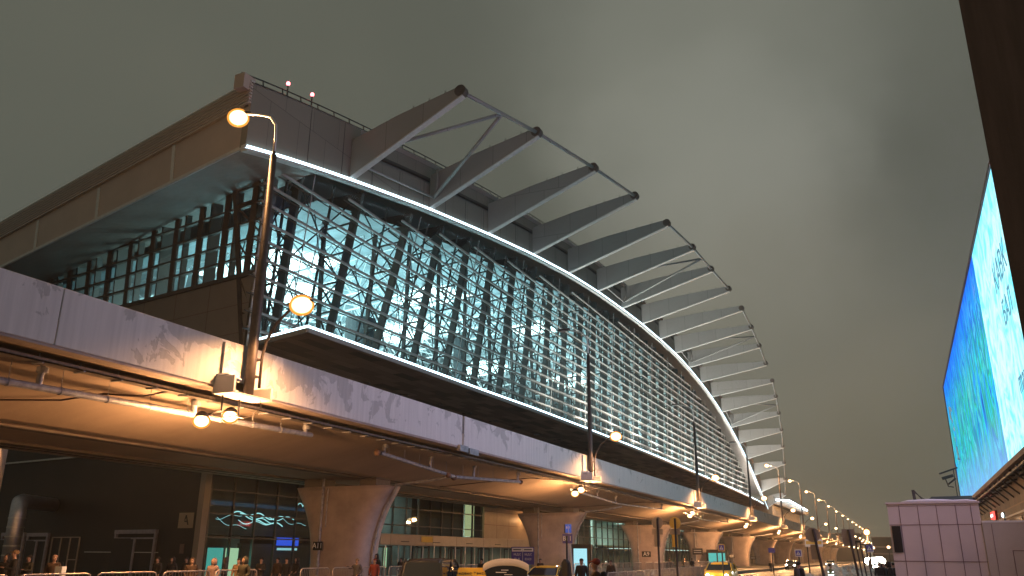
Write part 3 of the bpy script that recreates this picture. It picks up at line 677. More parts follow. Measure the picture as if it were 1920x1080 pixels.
while z < 27.8:
    smax = min(SE, (27.8 - z) / .085)
    if smax > 1: d.bar(E_(0, z) + Vector((0, .05, 0)), E_(smax, z) + Vector((0, .05, 0)), .3, .14)
    z += 1.13
d.bar(E_(0, ztop(0)), E_(SE, ztop(SE)), .5, .35); d.bar(E_(0, ZW), E_(SE, ZW), .35, .25)
d.build('end_mullion', 'mullion', t)
d = MB(); a, b = E_(0, 14), E_(0, 27.6)
d.bar(a, b, .25, .25); a2, b2 = a + Vector((1.0, .2, 0)), b + Vector((1.0, .2, 0)); d.build('corner_post', 'pale_metal', t)
d = MB()
for z in frange(14.4, 27.2, 11): p = E_(0, z); d.path([p, p + Vector((.35, -.35, 0)), p + Vector((.9, -.1, 0))], .06, 5)
each(d, 1, 'corner_rung', 'louvre', t)

# hall interior
def IC(x, y): return zL(y - SL * (FX - x)) - .5 - .085 * (FX - x)
xs = frange(-37.5, -88, 14); iy = frange(46, 244, 50)
d = MB(); d.grid([[(x, y, max(IC(x, y), ZB + .5)) for y in iy] for x in xs]); d.build('hall_ceiling', 'ceiling', t)
d = MB(); d.add([(-88, 40, 8), (-88, 270, 8), (-88, 270, 40), (-88, 40, 34)], [(0, 1, 2, 3)]); d.build('hall_back_wall', 'interior_wall', t)
d = MB(); d.box((-88, 46, ZB + .1), (-42, 262, ZB + .3)); d.build('hall_floor', 'interior_dark', t)
tr = MB()
yk = [50 + 5.8 * i for i in range(32)]
for y in yk:
    xk = frange(-40, -86, 13); n_ = len(xk)
    top = [Vector((x, y, IC(x, y) - .5)) for x in xk]; bot = [Vector(((xk[i] + xk[i + 1]) / 2, y + 1.2, IC((xk[i] + xk[i + 1]) / 2, y) - 3.4)) for i in range(n_ - 1)]
    if min(p.z for p in bot) < ZB + 2: continue
    tr.path(top, .09, 4); tr.path(bot, .11, 4)
    for i in range(n_ - 1): tr.tube(top[i], bot[i], .07, 4); tr.tube(top[i + 1], bot[i], .07, 4)
    for i in range(n_ - 1):
        x = (xk[i] + xk[i + 1]) / 2
        if y + 7 < 236: q = Vector((x, y + 7.0, IC(x, y + 5.8) - 3.4)); tr.tube(bot[i], q, .07, 4); tr.tube(bot[i], Vector((x - 1.7, y + 5.8, IC(x - 1.7, y + 5.8) - .5)), .055, 4); tr.tube(q, top[i], .055, 4)
tag(tr.build('roof_truss', 'truss', t), kind='stuff')
d = MB()
for (x, y, sx, sy) in ((-52, 58, 5, 5), (-60, 66, 6, 5), (-50, 84, 4, 4.5), (-62, 98, 5, 6), (-70, 62, 6, 6), (-48, 112, 3, 4), (-66, 130, 5, 5), (-56, 150, 4, 5), (-75, 84, 5, 6), (-78, 110, 5, 5)):
    d.add([(x + a, y + b, IC(x + a, y + b) - .12) for a, b in ((-sx, -sy), (sx, -sy), (sx, sy), (-sx, sy))], [(0, 3, 2, 1)])
each(d, 1, 'ceiling_glow_patch', 'bright_panel', t)  # glowing panels put in for the bright white ceiling patches
d = MB()
for (x, y) in ((-60, 76), (-52, 96), (-64, 116), (-54, 136), (-60, 160), (-58, 184), (-70, 70), (-72, 140)):
    d.tube((x, y, ZB + .3), (x, y, IC(x, y) - 3.4), .7, 14)
d.tube((-47, 66, ZB), (-47, 66, 24.4), 1.5, 20); d.box((-58, 54, ZB), (-50, 63, 21.6)); d.box((-60, 100, ZB), (-50, 120, 20)); d.box((-60, 140, ZB), (-48, 170, 19.5))
each(d, 1, 'hall_core', 'interior_dark', t)
CYAN = (.55, .93, 1.0)
for (x, y, p) in ((-49, 60, 11500), (-49, 88, 11500), (-49, 116, 10500), (-49, 146, 8000), (-49, 178, 5500), (-49, 208, 2500)):
    lamp('hall_uplight', 'AREA', (x, y, ZB + 1.5), p * .66, CYAN, t, 9, (math.pi, 0, 0), 22)
for (x, y, p) in ((-84, 70, 1500), (-84, 110, 1500)): lamp('hall_uplight', 'AREA', (x + 6, y, 20), p, CYAN, t, 10, (0, math.radians(100), 0), 20)

# lower storey: slanted dark end wall and glazed road front
LX = -38.0; TOPZ = 7.28
G0 = 38.8
def D_(s, z, o=0): return Vector((LX - s + o * SL, G0 + SL * s - o, z))
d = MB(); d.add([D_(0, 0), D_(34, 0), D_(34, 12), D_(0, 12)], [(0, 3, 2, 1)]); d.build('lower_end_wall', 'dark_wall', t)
d = MB(); d.bar(D_(13, 8.42, .1), D_(34, 8.52, .1), .14, .1); d.bar(D_(4, 2.0, .08), D_(12, 2.0, .08), .05, .05); d.build('wall_rail', 'pale_metal', t)
d = MB(); d.box((LX - .3, G0 - .35, 0), (LX + .12, G0 + .15, TOPZ + 3)); d.build('corner_pilaster', 'panel_wall', t)
def door(s0, s1, h, name='service_door', cols=1, bars=0):
    o = MB(); w = .16
    for s in (s0, s1): o.bar(D_(s, 0, .12), D_(s, h, .12), w, w, (0, 1, 0))
    o.bar(D_(s0 - .1, h, .12), D_(s1 + .1, h, .12), .2, .24); o.bar(D_(s0, h - .4, .12), D_(s1, h - .4, .12), .08, .1)
    mid = s0 + (s1 - s0) * .42
    for k in range(cols): m2 = s1 - (s1 - s0) * (k + 1) / (cols + 1); o.bar(D_(m2, 0, .12), D_(m2, h - .4, .12), .14, .12, (0, 1, 0))
    for k in range(bars): m2 = s1 - .15 - k * .32; o.bar(D_(m2, 0, .12), D_(m2, h - .4, .12), .05, .05, (0, 1, 0))
    do = o.build(name, 'door_frame', t)
    q = MB(); q.bar(D_((s0 + s1) / 2, .05, .07), D_((s0 + s1) / 2, h - .4, .07), s1 - s0 - .2, .05, (0, 1, 0)); q.build('door_leaf', 'black', do)
door(4.4, 8.6, 3.25, cols=1, bars=5); door(16.8, 19.4, 3.15, cols=1)
door(20.0, 23, 3.2)
d = MB()
for s in frange(12.8, 16.2, 3): d.bar(D_(s, 0, .1), D_(s, 2.95, .1), .07, .07)
d.bar(D_(12.8, 2.95, .1), D_(16.2, 2.95, .1), .07, .07); d.bar(D_(12.8, 1.5, .1), D_(13.9, 1.5, .1), .06, .06); d.build('lattice_frame', 'panel_wall', t)
d = MB(); d.box(Vector(D_(2.2, 3.42, .1)), Vector(D_(1.0, 4.32, .02))); pa = d.build('gate_plate', 'beige_panel', t)
text('A', 'letter', .85, 'black', pa, D_(1.6, 3.86, .125), (1, -SL, 0), (0, 0, 1))
d = MB(); d.box(Vector(D_(1.9, 1.95, .1)), Vector(D_(1.55, 2.5, .02))); d.build('notice', 'coat_pink', t)
# front
mu = MB(); MG = MB()
def ystrip(y0, y1, z0, z1, dx=0): return [(LX + dx, y0, z0), (LX + dx, y1, z0), (LX + dx, y1, z1), (LX + dx, y0, z1)]
MG.add(ystrip(G0 + .2, 76.2, 0, 7.3), [(0, 1, 2, 3)]); MG.add(ystrip(91, 128, 0, 8), [(0, 1, 2, 3)]); MG.add(ystrip(136, 240, 0, 8), [(0, 1, 2, 3)]); MG.add(ystrip(76.2, 91, 0, 3), [(0, 1, 2, 3)])
MG.build('ground_glass', 'glass_ground', t)
for y in list(frange(39.1, 76, 18)) + list(frange(91, 240, 60)): mu.box((LX - .12, y - .05, 0), (LX + .05, y + .05, 7.9))
for z in (2.9, 4.3, 5.7, 7.0): mu.box((LX - .1, G0, z - .04), (LX + .06, 76, z + .04)); mu.box((LX - .1, 91, z - .04), (LX + .06, 240, z + .04))
mu.build('ground_mullion', 'steel_dark', t)
d = MB(); d.box((LX - .3, 76.3, 3.5), (LX + .1, 85.2, 7.6)); d.box((LX - .25, 85.3, 3.5), (LX, 91, 7.6)); each(d, 1, 'cladding', 'beige_panel', t)
d = MB(); 
for y in (79.2, 82.2): d.box((LX + .09, y - .02, 3.5), (LX + .107, y + .02, 7.6))
for z in (4.9, 6.2): d.box((LX + .09, 76.3, z - .02), (LX + .108, 85.2, z + .02))
d.build('panel_joint', 'joint_dark', t)
d = MB(); d.box((LX + .0, 54.6, 2.68), (LX + 2.2, 90.4, 3.5)); can = d.build('entrance_canopy', 'beige_panel', t, bevel=.03)
d = MB()
for y in frange(56, 88, 6): d.box((LX + 2.19, y, 2.7), (LX + 2.207, y + .03, 3.48)); 
for y in (57.5, 62.5, 68.5, 74.5): d.box((LX + 2.2, y, 2.92), (LX + 2.24, y + 1.2, 2.98))
d.box((LX + 2.2, 83.4, 2.75), (LX + 2.26, 84.4, 3.45)); d.build('canopy_mark', 'black', can)
d = MB(); d.box((LX + 2.2, 60.6, 2.95), (LX + 2.3, 62.3, 3.4)); d.build('exit_board', 'sign_yellow', can)
d = MB()
for y in frange(55.5, 89, 18): d.tube((LX + 2.1, y, 0), (LX + 2.1, y, 2.7), .05, 6)
each(d, 1, 'canopy_post', 'pale_metal', can)
for y0, y1 in ((57, 59.4), (63, 65.4), (69, 71.4), (75, 77.4), (81, 83.4)):
    d = MB()
    for y in (y0, (y0 + y1) / 2, y1): d.box((LX + .1, y - .05, 0), (LX + .2, y + .05, 2.5))
    d.box((LX + .1, y0 - .05, 2.5), (LX + .2, y1 + .05, 2.62)); d.build('entrance_door', 'steel_dark', t)
# ground floor interior
d = MB(); d.add([(-50, 42, 0), (-50, 262, 0), (-50, 262, 8), (-50, 42, 8)], [(0, 1, 2, 3)]); d.build('lobby_wall', 'interior_wall', t)
d = MB(); d.box((-50, 42, 7.5), (-38.3, 262, 7.7)); d.box((-50, 42, 3.3), (-41, 262, 3.5)); d.build('lobby_ceiling', 'interior_wall', t)
d = MB(); d.box((-49.5, 63.5, 0), (-38.6, 64.1, 7.5)); d.box((-39.3, 64, 3.6), (-38.9, 73.6, 7.5)); d.box((-49, 54.2, 0), (-38.5, 54.5, 7.5)); d.box((-39.3, 76, 3.6), (-38.9, 91, 7.5))
d.box((-39.6, 43.6, 0), (-39.2, 54, 2.6)); d.box((-39.9, 39.5, 3.1), (-39.5, 54, 7.3)); d.box((-46, 118, 0), (-45.6, 132, 8)); each(d, 1, 'lobby_partition', 'interior_dark', t)
d = MB(); d.tube((-42, 60, 0), (-42, 60, 7.5), .6, 16); d.tube((-41, 66, 0), (-41, 66, 7.5), .25, 12)
for y in (97, 104, 111, 118): d.tube((-41, y, 0), (-41, y, 7.5), .35, 12)
each(d, 1, 'lobby_column', 'interior_wall', t)
d = MB()
for y in (56.5, 59.5, 62, 98, 104, 110, 116, 122, 145, 160, 175, 190): 
    d.box((-46, y, 7.38), (-42, y + .25, 7.42)); d.box((-48, y + .7, 3.18), (-42, y + .95, 3.22))
for y in (66, 72, 78, 84): d.box((-46, y, 3.18), (-42, y + .22, 3.22))
each(d, 1, 'ceiling_strip', 'interior_strip', t)
d = MB(); d.box((-39.0, 74.2, 3.7), (-38.85, 75.9, 6.9)); d.build('lit_slot', 'interior_yellow', t)
d = MB(); d.box((LX - 1.0, 40.4, .3), (LX - .9, 41.65, 2.3)); d.build('lit_panel', 'teal_glow', t)  # teal light of a glass door, put in as a glowing panel
d = MB(); d.box((LX - 1.0, 41.95, .3), (LX - .9, 43.0, 2.3)); d.build('lit_panel', 'green_glow', t)  # second lit door, its light also a glowing panel
d = MB(); d.box((LX - .5, 46.1, 2.50), (LX - .4, 48.3, 3.02)); d.build('information_screen', 'blue_screen', t)
d = MB(); d.box((LX - .5, 46.2, 2.2), (LX - .4, 48.2, 2.35)); d.build('lit_strip', 'cyan_strip', t)
d = MB(); 
for y in (66.8, 68.3, 69.8): d.box((-44, y, 2.1), (-43.9, y + 1.0, 2.5))
d.build('information_screen', 'blue_screen', t)
d = MB(); d.box((-41, 62.9, .9), (-40.9, 63.5, 2.6)); d.build('lit_panel', 'green_glow', t)
# roof strip reflections in the dark glass, drawn as glowing waves and curls
def wave(y0, y1, z, amp, ph, r=.035):
    return [(LX - .45, y, z + amp * math.sin(ph + (y - y0) * 1.1) + .12 * math.sin(3 * (y - y0) + ph)) for y in frange(y0, y1, 26)]
d = MB()
for a, b, z, am, ph, r_ in ((41.5, 46.5, 4.35, .10, 0, .05), (42.3, 45.8, 4.15, .14, 1.5, .04), (43.0, 47.8, 4.25, .05, 2.4, .035), (43.5, 46.5, 3.85, .12, .6, .05), (42.2, 45.2, 3.95, .1, 2.9, .03), (40.3, 43, 3.8, .25, 2.2, .015), (40.2, 42.5, 4.3, .22, 4.2, .015), (46.5, 49, 4.1, .2, 2.6, .015)):
    d.path(wave(a, b, z, am, ph), r_ * .75, 5)
for k in range(4): c = 48.2 + k * .55; d.path([(LX - .45, c + .27 * math.cos(q), 5.15 - .05 * k + .22 * math.sin(q)) for q in frange(.2, 3.0, 8)], .025, 5)
each(d, 1, 'strip_reflection', 'reflection_cyan', t)
for (y, p) in ((59, 1300), (70, 150), (82, 60), (100, 1300), (116, 1300), (150, 900), (190, 700)): lamp('lobby_light', 'AREA', (-44, y, 7.2), p, (.8, 1, .88), t, 5, None, 8)
for (y, p) in ((60, 420), (72, 260), (84, 200)): lamp('lobby_light', 'AREA', (-43, y, 3.1), p, (.8, 1, .9), t, 4, None, 8)
lamp('door_glow', 'AREA', (LX - .8, 41.5, 1.5), 40, (.2, 1, .8), t, 1.5, (0, math.radians(-90), 0), 2)
# wall lamp at the end of the entrance canopy
lt = empty('wall_lamp', (LX + 1.0, 86.5, 4.2), 'small warm wall lamp shining on the beige panels above the entrance canopy', 'lamp')
d = MB(); d.ell((LX + .35, 85.6, 5.7), (.14, .18, .14)); d.build('bulb', 'sodium_far', lt, smooth=True)
d = MB(); d.tube((LX, 85.6, 5.8), (LX + .3, 85.6, 5.8), .05, 6); d.build('bracket', 'steel_dark', lt)
lamp('wall_glow', 'POINT', (LX + .8, 85.2, 5.6), 60, SOD, lt, .12)

# duct, pole and lamp at the far left
dq = empty('ventilation_duct', (-51.4, 36.4, 0), 'bright round metal ventilation duct bending into the dark wall at far left', 'duct')
d = MB(); d.path([(-51.4, 36.4, 0), (-51.4, 36.4, 4.2), (-51.55, 36.5, 4.75), (-51.95, 36.8, 5.05), (-52.6, 37.4, 5.15), (-55, 41.8, 5.15)], .48, 18); d.build('pipe', 'duct', dq, smooth=True)
d = MB()
for z in frange(.6, 4.0, 6): d.tube((-51.4, 36.4, z), (-51.4, 36.4, z + .06), .51, 18)
d.build('band', 'pale_metal', dq)
po = empty('support_post', (-43.9, 29.6, 0), 'slim pale post carrying a lamp at the left edge under the viaduct', 'post')
d = MB(); d.tube((-43.9, 29.6, 0), (-43.9, 29.6, 8), .2, 10); d.build('pole', 'concrete', po, smooth=True)
d = MB(); d.ell((-44.3, 29.3, 7.3), (.32, .25, .16)); d.build('bulb', 'sodium', po, smooth=True)
d = MB(); d.loft([[(-44.3 + w * math.cos(a), 29.3 + .8 * w * math.sin(a), 7.3 + z) for a in [2 * math.pi * i / 12 for i in range(12)]] for z, w in ((.02, .38), (.15, .3), (.25, .1))]); d.build('lamp_shade', 'steel_dark', po)
lamp('post_glow', 'POINT', (-44.2, 29.0, 7.0), 30, SOD, po, .2)

# ------------------------------------------------------------------ second building far along
sb = empty('small_terminal', (-36, 280, 0), 'small distant building with warm lit wall and white light along its folded roof', 'building')
A = [(-31, 243, 17.4), (-31.5, 268, 18.2), (-29, 322, 18.4)]
d = MB(); d.box((-50, 250, 0), (-33, 320, 16.2)); d.build('wall', 'beige_panel', sb)
d = MB(); d.add([(-32, 246, 16.3), (-30.0, 322, 16.3), (-50, 322, 16.3), (-50, 246, 16.3), (-32, 246, 18.2), (-30, 322, 18.6), (-50, 322, 18.6), (-50, 246, 18)], [(0,1,2,3),(4,7,6,5),(0,4,5,1),(0,3,7,4)]); d.build('roof', 'fascia', sb)
d = MB(); d.path([onX(1456, 937, -30.5), onX(1480, 939, -30.2), onX(1513, 957, -29.6)], .28, 6); d.build('light_strip', 'led_far', sb)
d = MB(); d.path([onX(1484, 952, -30.2), onX(1515, 967, -29.6)], .2, 6); d.build('lower_trim', 'pale_metal', sb)
lamp('wall_glow', 'POINT', (-27, 252, 14), 900, SOD, sb, .5)

# ------------------------------------------------------------------ right side: screen, its building, near dark column, white kiosk
sc = empty('video_screen', (7, 80, 8), 'huge cyan and blue advertising screen above the brown building at right', 'screen')
d = MB(); d.add([(7.0, 30, 8.1), (7.0, 118, 8.1), (7.0, 118, 22.9), (7.0, 30, 22.9)], [(0, 3, 2, 1)]); d.build('display', 'screen_art', sc)
d = MB(); d.box((7.02, 30, 8.0), (8.2, 118.1, 23.0)); d.box((6.85, 30, 7.75), (8.2, 118.3, 8.08)); d.box((6.9, 30, 22.92), (8.2, 118.3, 23.15)); d.box((6.9, 118.02, 7.75), (8.2, 118.3, 23.15)); d.build('frame', 'screen_frame', sc)
emi('screen_ink', (.10, .30, .42), 1)
tx = nrm((0, -1, 0))
text('КАВК', 'caption', 2.3, 'screen_ink', sc, (6.97, 55.9, 18.0), tx, (0, 0, 1), align='LEFT')
text('БАЛ', 'caption', 2.0, 'screen_ink', sc, (6.97, 54.6, 15.6), tx, (0, 0, 1), align='LEFT')
text('mayr', 'caption', 2.0, 'screen_ink', sc, (6.97, 53.5, 11.4), tx, (0, 0, 1), align='LEFT')
d = MB()
for k, z in enumerate((18.6, 17.4, 16.3, 15.2)): d.box((6.95, 109.8 + (k % 2), z), (6.975, 110.9 + (k % 2) * .6, z + .45))
d.path([(6.96, 111.8, 19.4), (6.96, 112.6, 18.6), (6.96, 112.6, 18.0)], .1, 4); d.path([(6.96, 111.6, 13.2), (6.96, 109.2, 12.8), (6.96, 110.2, 14.4)], .1, 4)
d.build('caption_mark', 'white', sc)
ml = empty('mall_building', (12, 80, 0), 'brown panelled building under the big screen at right', 'building')
d = MB(); d.box((8.3, 24, 0), (30, 112, 23.5)); d.build('wall', 'mall_wall', ml)
d = MB()
for y in frange(50, 112, 16): d.bar((8.3, y, 6.6), (7.1, y, 7.75), .12, .12); d.bar((8.3, y, 7.65), (7.0, y, 7.65), .12, .12)
for x in (7.2, 7.8): d.bar((x, 24, 7.6), (x, 112, 7.6), .12, .15)
d.build('screen_bracket', 'steel_dark', ml)
d = MB()
for z in (2.9, 5.3): d.box((8.25, 24, z), (8.29, 112, z + .14))
d.build('ledge', 'grey_panel', ml)
d = MB()
for y in (58, 66, 74, 82, 90, 98): d.box((8.24, y, 3.2), (8.296, y + 3.6, 5.1))
each(d, 1, 'window', 'black', ml)
rs = empty('lit_sign', (8.1, 82, 5), 'small glowing red sign on the brown wall below the screen', 'sign')
p = onX(1861, 967, 8.0); d = MB(); d.box((7.95, p.y - 1.2, p.z - .3), (8.1, p.y + 1.2, p.z + .33)); d.build('face', 'red_sign', rs)
d = MB(); d.box((7.90, p.y - 1.0, p.z - .12), (7.948, p.y + .8, p.z + .1)); d.build('lettering', 'white_light', rs)
d = MB(); d.box((8.1, p.y - 1.4, p.z - .42), (8.3, p.y + 1.4, p.z + .42)); d.build('casing', 'red', rs)
lamp('sign_glow', 'POINT', (7.5, p.y, p.z), 12, (1, .1, .08), rs, .3)
p = onX(1879, 966, 8.1); wl = empty('bulkhead_lamp', (8.2, p.y, p.z), 'small white lamp on the brown wall beside the red sign', 'lamp')
d = MB(); d.ell((8.15, p.y, p.z), (.12, .2, .22)); d.build('bulb', 'white_light', wl, smooth=True)
d = MB(); d.box((8.2, p.y - .15, p.z - .9), (8.3, p.y + .15, p.z + .25)); d.build('housing', 'steel_dark', wl)
# loudspeaker / camera arm at screen's far corner
p = onY(1779, 890, 100); ca = empty('camera_arm', (p.x, 100, 5), 'tangle of small cameras on a thin pole in front of the screen corner', 'camera mast')
d = MB(); d.tube((p.x + .5, 100, 5), (p.x + .5, 100, p.z + .6), .05, 6); d.bar((p.x - .9, 100, p.z + .1), (p.x + .9, 100, p.z + .7), .2, .16); d.bar((p.x - .7, 100, p.z - .4), (p.x + .4, 100, p.z - .1), .3, .3); d.tube((p.x - .2, 100, p.z - 1), (p.x + .6, 100, p.z - .4), .1, 6)
d.path([(p.x - .4, 100, p.z - .3), (p.x - .2, 100, p.z - 1.2), (p.x + .3, 100, p.z - 1.3)], .06, 5); d.build('bracket', 'steel_dark', ca)
# dark near column
dc = empty('dark_pier', (2.9, 14, 0), 'very dark tall clad pier filling the right edge in the foreground', 'pier')
d = MB(); d.prism([(1.988, 14, 0), (5.2, 14, 0), (5.2, 15.4, 0), (2.25, 15.4, 0)], (0, 0, 16)); d.build('cladding', 'dark_column', dc)
d = MB()
d.box((3.4, 13.985, 0), (3.42, 14.0, 16))
d.build('joint', 'black', dc)
# kiosk
ki = empty('white_kiosk', (1.4, 47, 0), 'pale mauve panelled technical kiosk with black grille and snow on its roof', 'kiosk')
d = MB(); d.box((-.56, 45, 0), (3.35, 49, 4.47)); d.build('body', 'mauve_panel', ki)
d = MB()
for x in (-.05, .76, 1.56, 2.37, 3.0): d.box((x - .015, 44.985, 0), (x + .015, 45.0, 4.4))
for z in (1.85, 3.5): d.box((-.56, 44.983, z - .015), (3.35, 45.0, z + .015))
d.box((-.56, 44.98, 4.36), (3.35, 45.0, 4.375)); d.build('panel_joint', 'joint_dark', ki)
d = MB(); d.box((-.48, 44.95, 2.25), (-.10, 44.99, 3.45))
for k in range(20): d.bar((-.48, 44.94, 2.28 + k * .06), (-.10, 44.94, 2.28 + k * .06), .04, .025)
d.build('grille', 'black', ki)
d = MB(); d.box((-.62, 44.93, 4.47), (3.4, 49.05, 4.55)); d.build('coping', 'mauve_panel', ki)
d = MB(); d.loft([[(x, 44.98 + (1 - c) * .12 * 0 + y * 3.9, 4.55 + c * h) for y, c in ((0, 0), (0, .8), (.1, 1), (.9, 1), (1, .7), (1, 0))] for x, h in ((0.05, .02), (.4, .12), (1.2, .15), (1.9, .13), (2.3, .09), (2.9, .11), (3.3, .03))]); d.build('snow', 'snow_clean', ki, smooth=True)
d = MB(); d.bar((.74, 47, 4.5), (.70, 47, 5.25), .14, .14); d.bar((.76, 47, 5.2), (1.2, 47, 4.6), .05, .05); d.bar((.78, 47, 5.1), (1.4, 47, 4.6), .03, .03); d.build('roof_stub', 'steel_dark', ki)
d = MB(); d.add([(1.3, 47, 4.7), (3.3, 47, 4.75), (3.3, 47.4, 4.95), (1.5, 47.4, 4.93)], [(0, 1, 2, 3)]); d.box((1.5, 47.3, 4.6), (3.4, 47.5, 4.86)); d.build('hatch', 'steel_dark', ki)
kw = empty('annex_wall', (5, 46, 0), 'plain grey panel wall with a door outline joined to the white kiosk', 'wall')
d = MB(); d.box((3.36, 44.9, 0), (9, 45.3, 3.57)); d.build('wall', 'grey_panel', kw)
d = MB(); d.box((4.4, 44.885, 0), (4.43, 44.9, 2.35)); d.box((4.4, 44.885, 2.33), (5.6, 44.9, 2.36)); d.box((4.02 - .3, 44.886, 0), (3.74, 44.9, 3.5)); d.build('door_outline', 'joint_dark', kw)
d = MB(); d.box((3.36, 44.88, 3.57), (9, 45.35, 3.66)); d.build('coping', 'white', kw)
#REST#
# ------------------------------------------------------------------ crowd barriers
def make_barrier(L=2.4):
    r = empty('crowd_barrier', (0, 0, 0), 'tmp', 'barrier')
    d = MB(); z0, z1 = .18, 1.1; h = L / 2 - .05
    d.path([(0, -h, .1), (0, -h, z1 - .15), (0, -h + .04, z1 - .04), (0, -h + .15, z1), (0, h - .15, z1), (0, h - .04, z1 - .04), (0, h, z1 - .15), (0, h, .1)], .024, 6); d.tube((0, -h, z0), (0, h, z0), .02, 5); d.build('frame', 'barrier', r, local=True, smooth=True)
    d = MB()
    for k in range(1, 16): y = -h + 2 * h * k / 16; d.tube((0, y, z0), (0, y, z1), .009, 4)
    d.build('rails', 'barrier', r, local=True)
    for y in (-h + .3, h - .3): d = MB(); d.bar((-.28, y, .02), (.28, y, .02), .05, .03); d.bar((0, y, .02), (0, y, z0), .04, .04); d.build('foot', 'barrier', r, local=True)
    return r
b0 = make_barrier(); first = True
def barrier(x, y, rz, group, label):
    global first
    o = b0 if first else copy_tree(b0); first = False
    o.location = (x, y, .35 if x < -18.8 else 0); o.rotation_euler = (0, 0, rz); tag(o, label, None, group)
gl1 = 'grey metal crowd barrier in the row along the kerb beneath the viaduct'
ya = 13.0; i = 0
while ya < 47:
    xx = -19.9 - (ya - 15) * .11
    if not 24.5 < ya < 26: barrier(xx, ya, .11 + (.05 if i % 3 == 0 else 0), 'crowd barriers along the kerb', gl1)
    ya += 2.5; i += 1
for k in range(18): barrier(-15.2 - k * .20, 47 + 2.48 * k, .08, 'crowd barriers between the traffic lanes', 'metal crowd barrier in the row between the traffic lanes')
for k in range(24): barrier(-21.2 + .3 * math.sin(k), 58 + 2.5 * k, .02, 'crowd barriers by the far piers', 'distant metal crowd barrier in the line beside the far piers')

# ------------------------------------------------------------------ people
def skin_mesh(name, verts, edges, rad, root=0, sub=1):
    me = bpy.data.meshes.new(name); me.from_pydata(verts, edges, []); o = bpy.data.objects.new(name, me); COL.objects.link(o)
    md = o.modifiers.new('s', 'SKIN'); md.use_smooth_shade = True
    for v, r in zip(me.skin_vertices[0].data, rad): v.radius = (r, r) if not isinstance(r, tuple) else r
    me.skin_vertices[0].data[root].use_root = True
    o.modifiers.new('u', 'SUBSURF').levels = sub
    dg = bpy.context.evaluated_depsgraph_get(); m2 = bpy.data.meshes.new_from_object(o.evaluated_get(dg)); bpy.data.objects.remove(o); m2.name = name
    return m2
def figure(pose):
    """skeleton facing -Y, 1.75 m tall"""
    V = []; E = []; Rr = []
    def a(p, r, par=None):
        V.append(p); Rr.append(r); i = len(V) - 1
        if par is not None: E.append((par, i))
        return i
    pel = a((0, 0, .95), (.16, .12)); bel = a((0, 0, 1.12), (.14, .11), pel); che = a((0, .01, 1.32), (.16, .12), bel); nb = a((0, .01, 1.47), (.07, .07), che)
    nk = a((0, -.005, 1.53), .052, nb); h1 = a((0, -.02, 1.60), (.072, .082), nk); h2 = a((0, -.015, 1.69), (.078, .092), h1); a((0, 0, 1.735), .05, h2)
    a((0, -.115, 1.615), .014, h1); 
    for s in (-1, 1): a((s * .088, 0, 1.63), .014, h1)
    step = pose.get('step', .0)
    for s in (-1, 1):
        hp = a((s * .1, 0, .9), .092, pel); kn = a((s * .11, -step * s * .5 - .02, .5), .062, hp); an = a((s * .11, -step * s + .03, .1), .042, kn); a((s * .12, -step * s - .14, .045), .036, an)
        sh = a((s * .19, .01, 1.42), .062, che); el, wr = pose['arm' + ('R' if s > 0 else 'L')]
        e_ = a((s * (.19 + el[0]), el[1], el[2]), .045, sh); w_ = a((s * (.19 + wr[0]), wr[1], wr[2]), .03, e_)
        d = (Vector(V[w_]) - Vector(V[e_])).normalized(); pm_ = Vector(V[w_]) + d * .07; pi_ = a(tuple(pm_), (.034, .02), w_)
        side = d.cross(Vector((0, 0, 1))); side = side.normalized() if side.length > .1 else Vector((0, 1, 0))
        for k, (o_, l_) in enumerate(((-.027, .06), (-.009, .075), (.009, .07), (.027, .055))):
            b1 = a(tuple(pm_ + side * o_ + d * .035), .009, pi_); a(tuple(pm_ + side * o_ * 1.1 + d * (.035 + l_) + Vector((0, -.015, -.01))), .007, b1)
        a(tuple(Vector(V[w_]) + side * -.05 + d * .07), .010, w_)
    body = skin_mesh('person', V, E, Rr)
    # coat: torso, sleeves, skirt
    V = []; E = []; Rr = []
    L = pose.get('long', .78)
    c0 = a((0, 0, 1.05), (.19, .15)); c1 = a((0, .0, 1.25), (.2, .155), c0); c2 = a((0, .01, 1.40), (.17, .13), c1); a((0, .01, 1.51), (.085, .085), c2); cl = a((0, 0, L), (.2, .165), c0)
    for s in (-1, 1):
        sh = a((s * .19, .01, 1.42), .085, c2); el, wr = pose['arm' + ('R' if s > 0 else 'L')]
        e_ = a((s * (.19 + el[0]), el[1], el[2]), .07, sh); a((s * (.19 + wr[0]), wr[1], wr[2]), .052, e_)
    coat = skin_mesh('coat', V, E, Rr)
    V = []; E = []; Rr = []
    c0 = a((0, 0, .92), (.17, .13))
    for s in (-1, 1):
        hp = a((s * .1, 0, .84), .105, c0); kn = a((s * .11, -step * s * .5 - .02, .5), .08, hp); a((s * .11, -step * s + .03, .1), .06, kn)
    tro = skin_mesh('trousers', V, E, Rr)
    d = MB(); hood = pose.get('hood')
    if hood: d.loft([[(w * .125 * math.cos(q), .025 + w * .135 * math.sin(q) + o, z) for q in [2 * math.pi * i / 14 for i in range(14)]] for z, w, o in ((1.48, .8, .03), (1.56, 1.0, .04), (1.66, 1.02, .03), (1.74, .85, .03), (1.795, .45, .04), (1.81, .1, .05))])
    else: d.ell((0, .018, 1.70), (.098, .112, .088), 14, 8); 
    if pose.get('cap'): d.ell((0, -.1, 1.71), (.075, .09, .014), 12, 4)
    o = d.build('hair', 'hair_dark', None); hat = o.data; bpy.data.objects.remove(o)
    for p in hat.polygons: p.use_smooth = True
    return body, coat, tro, hat
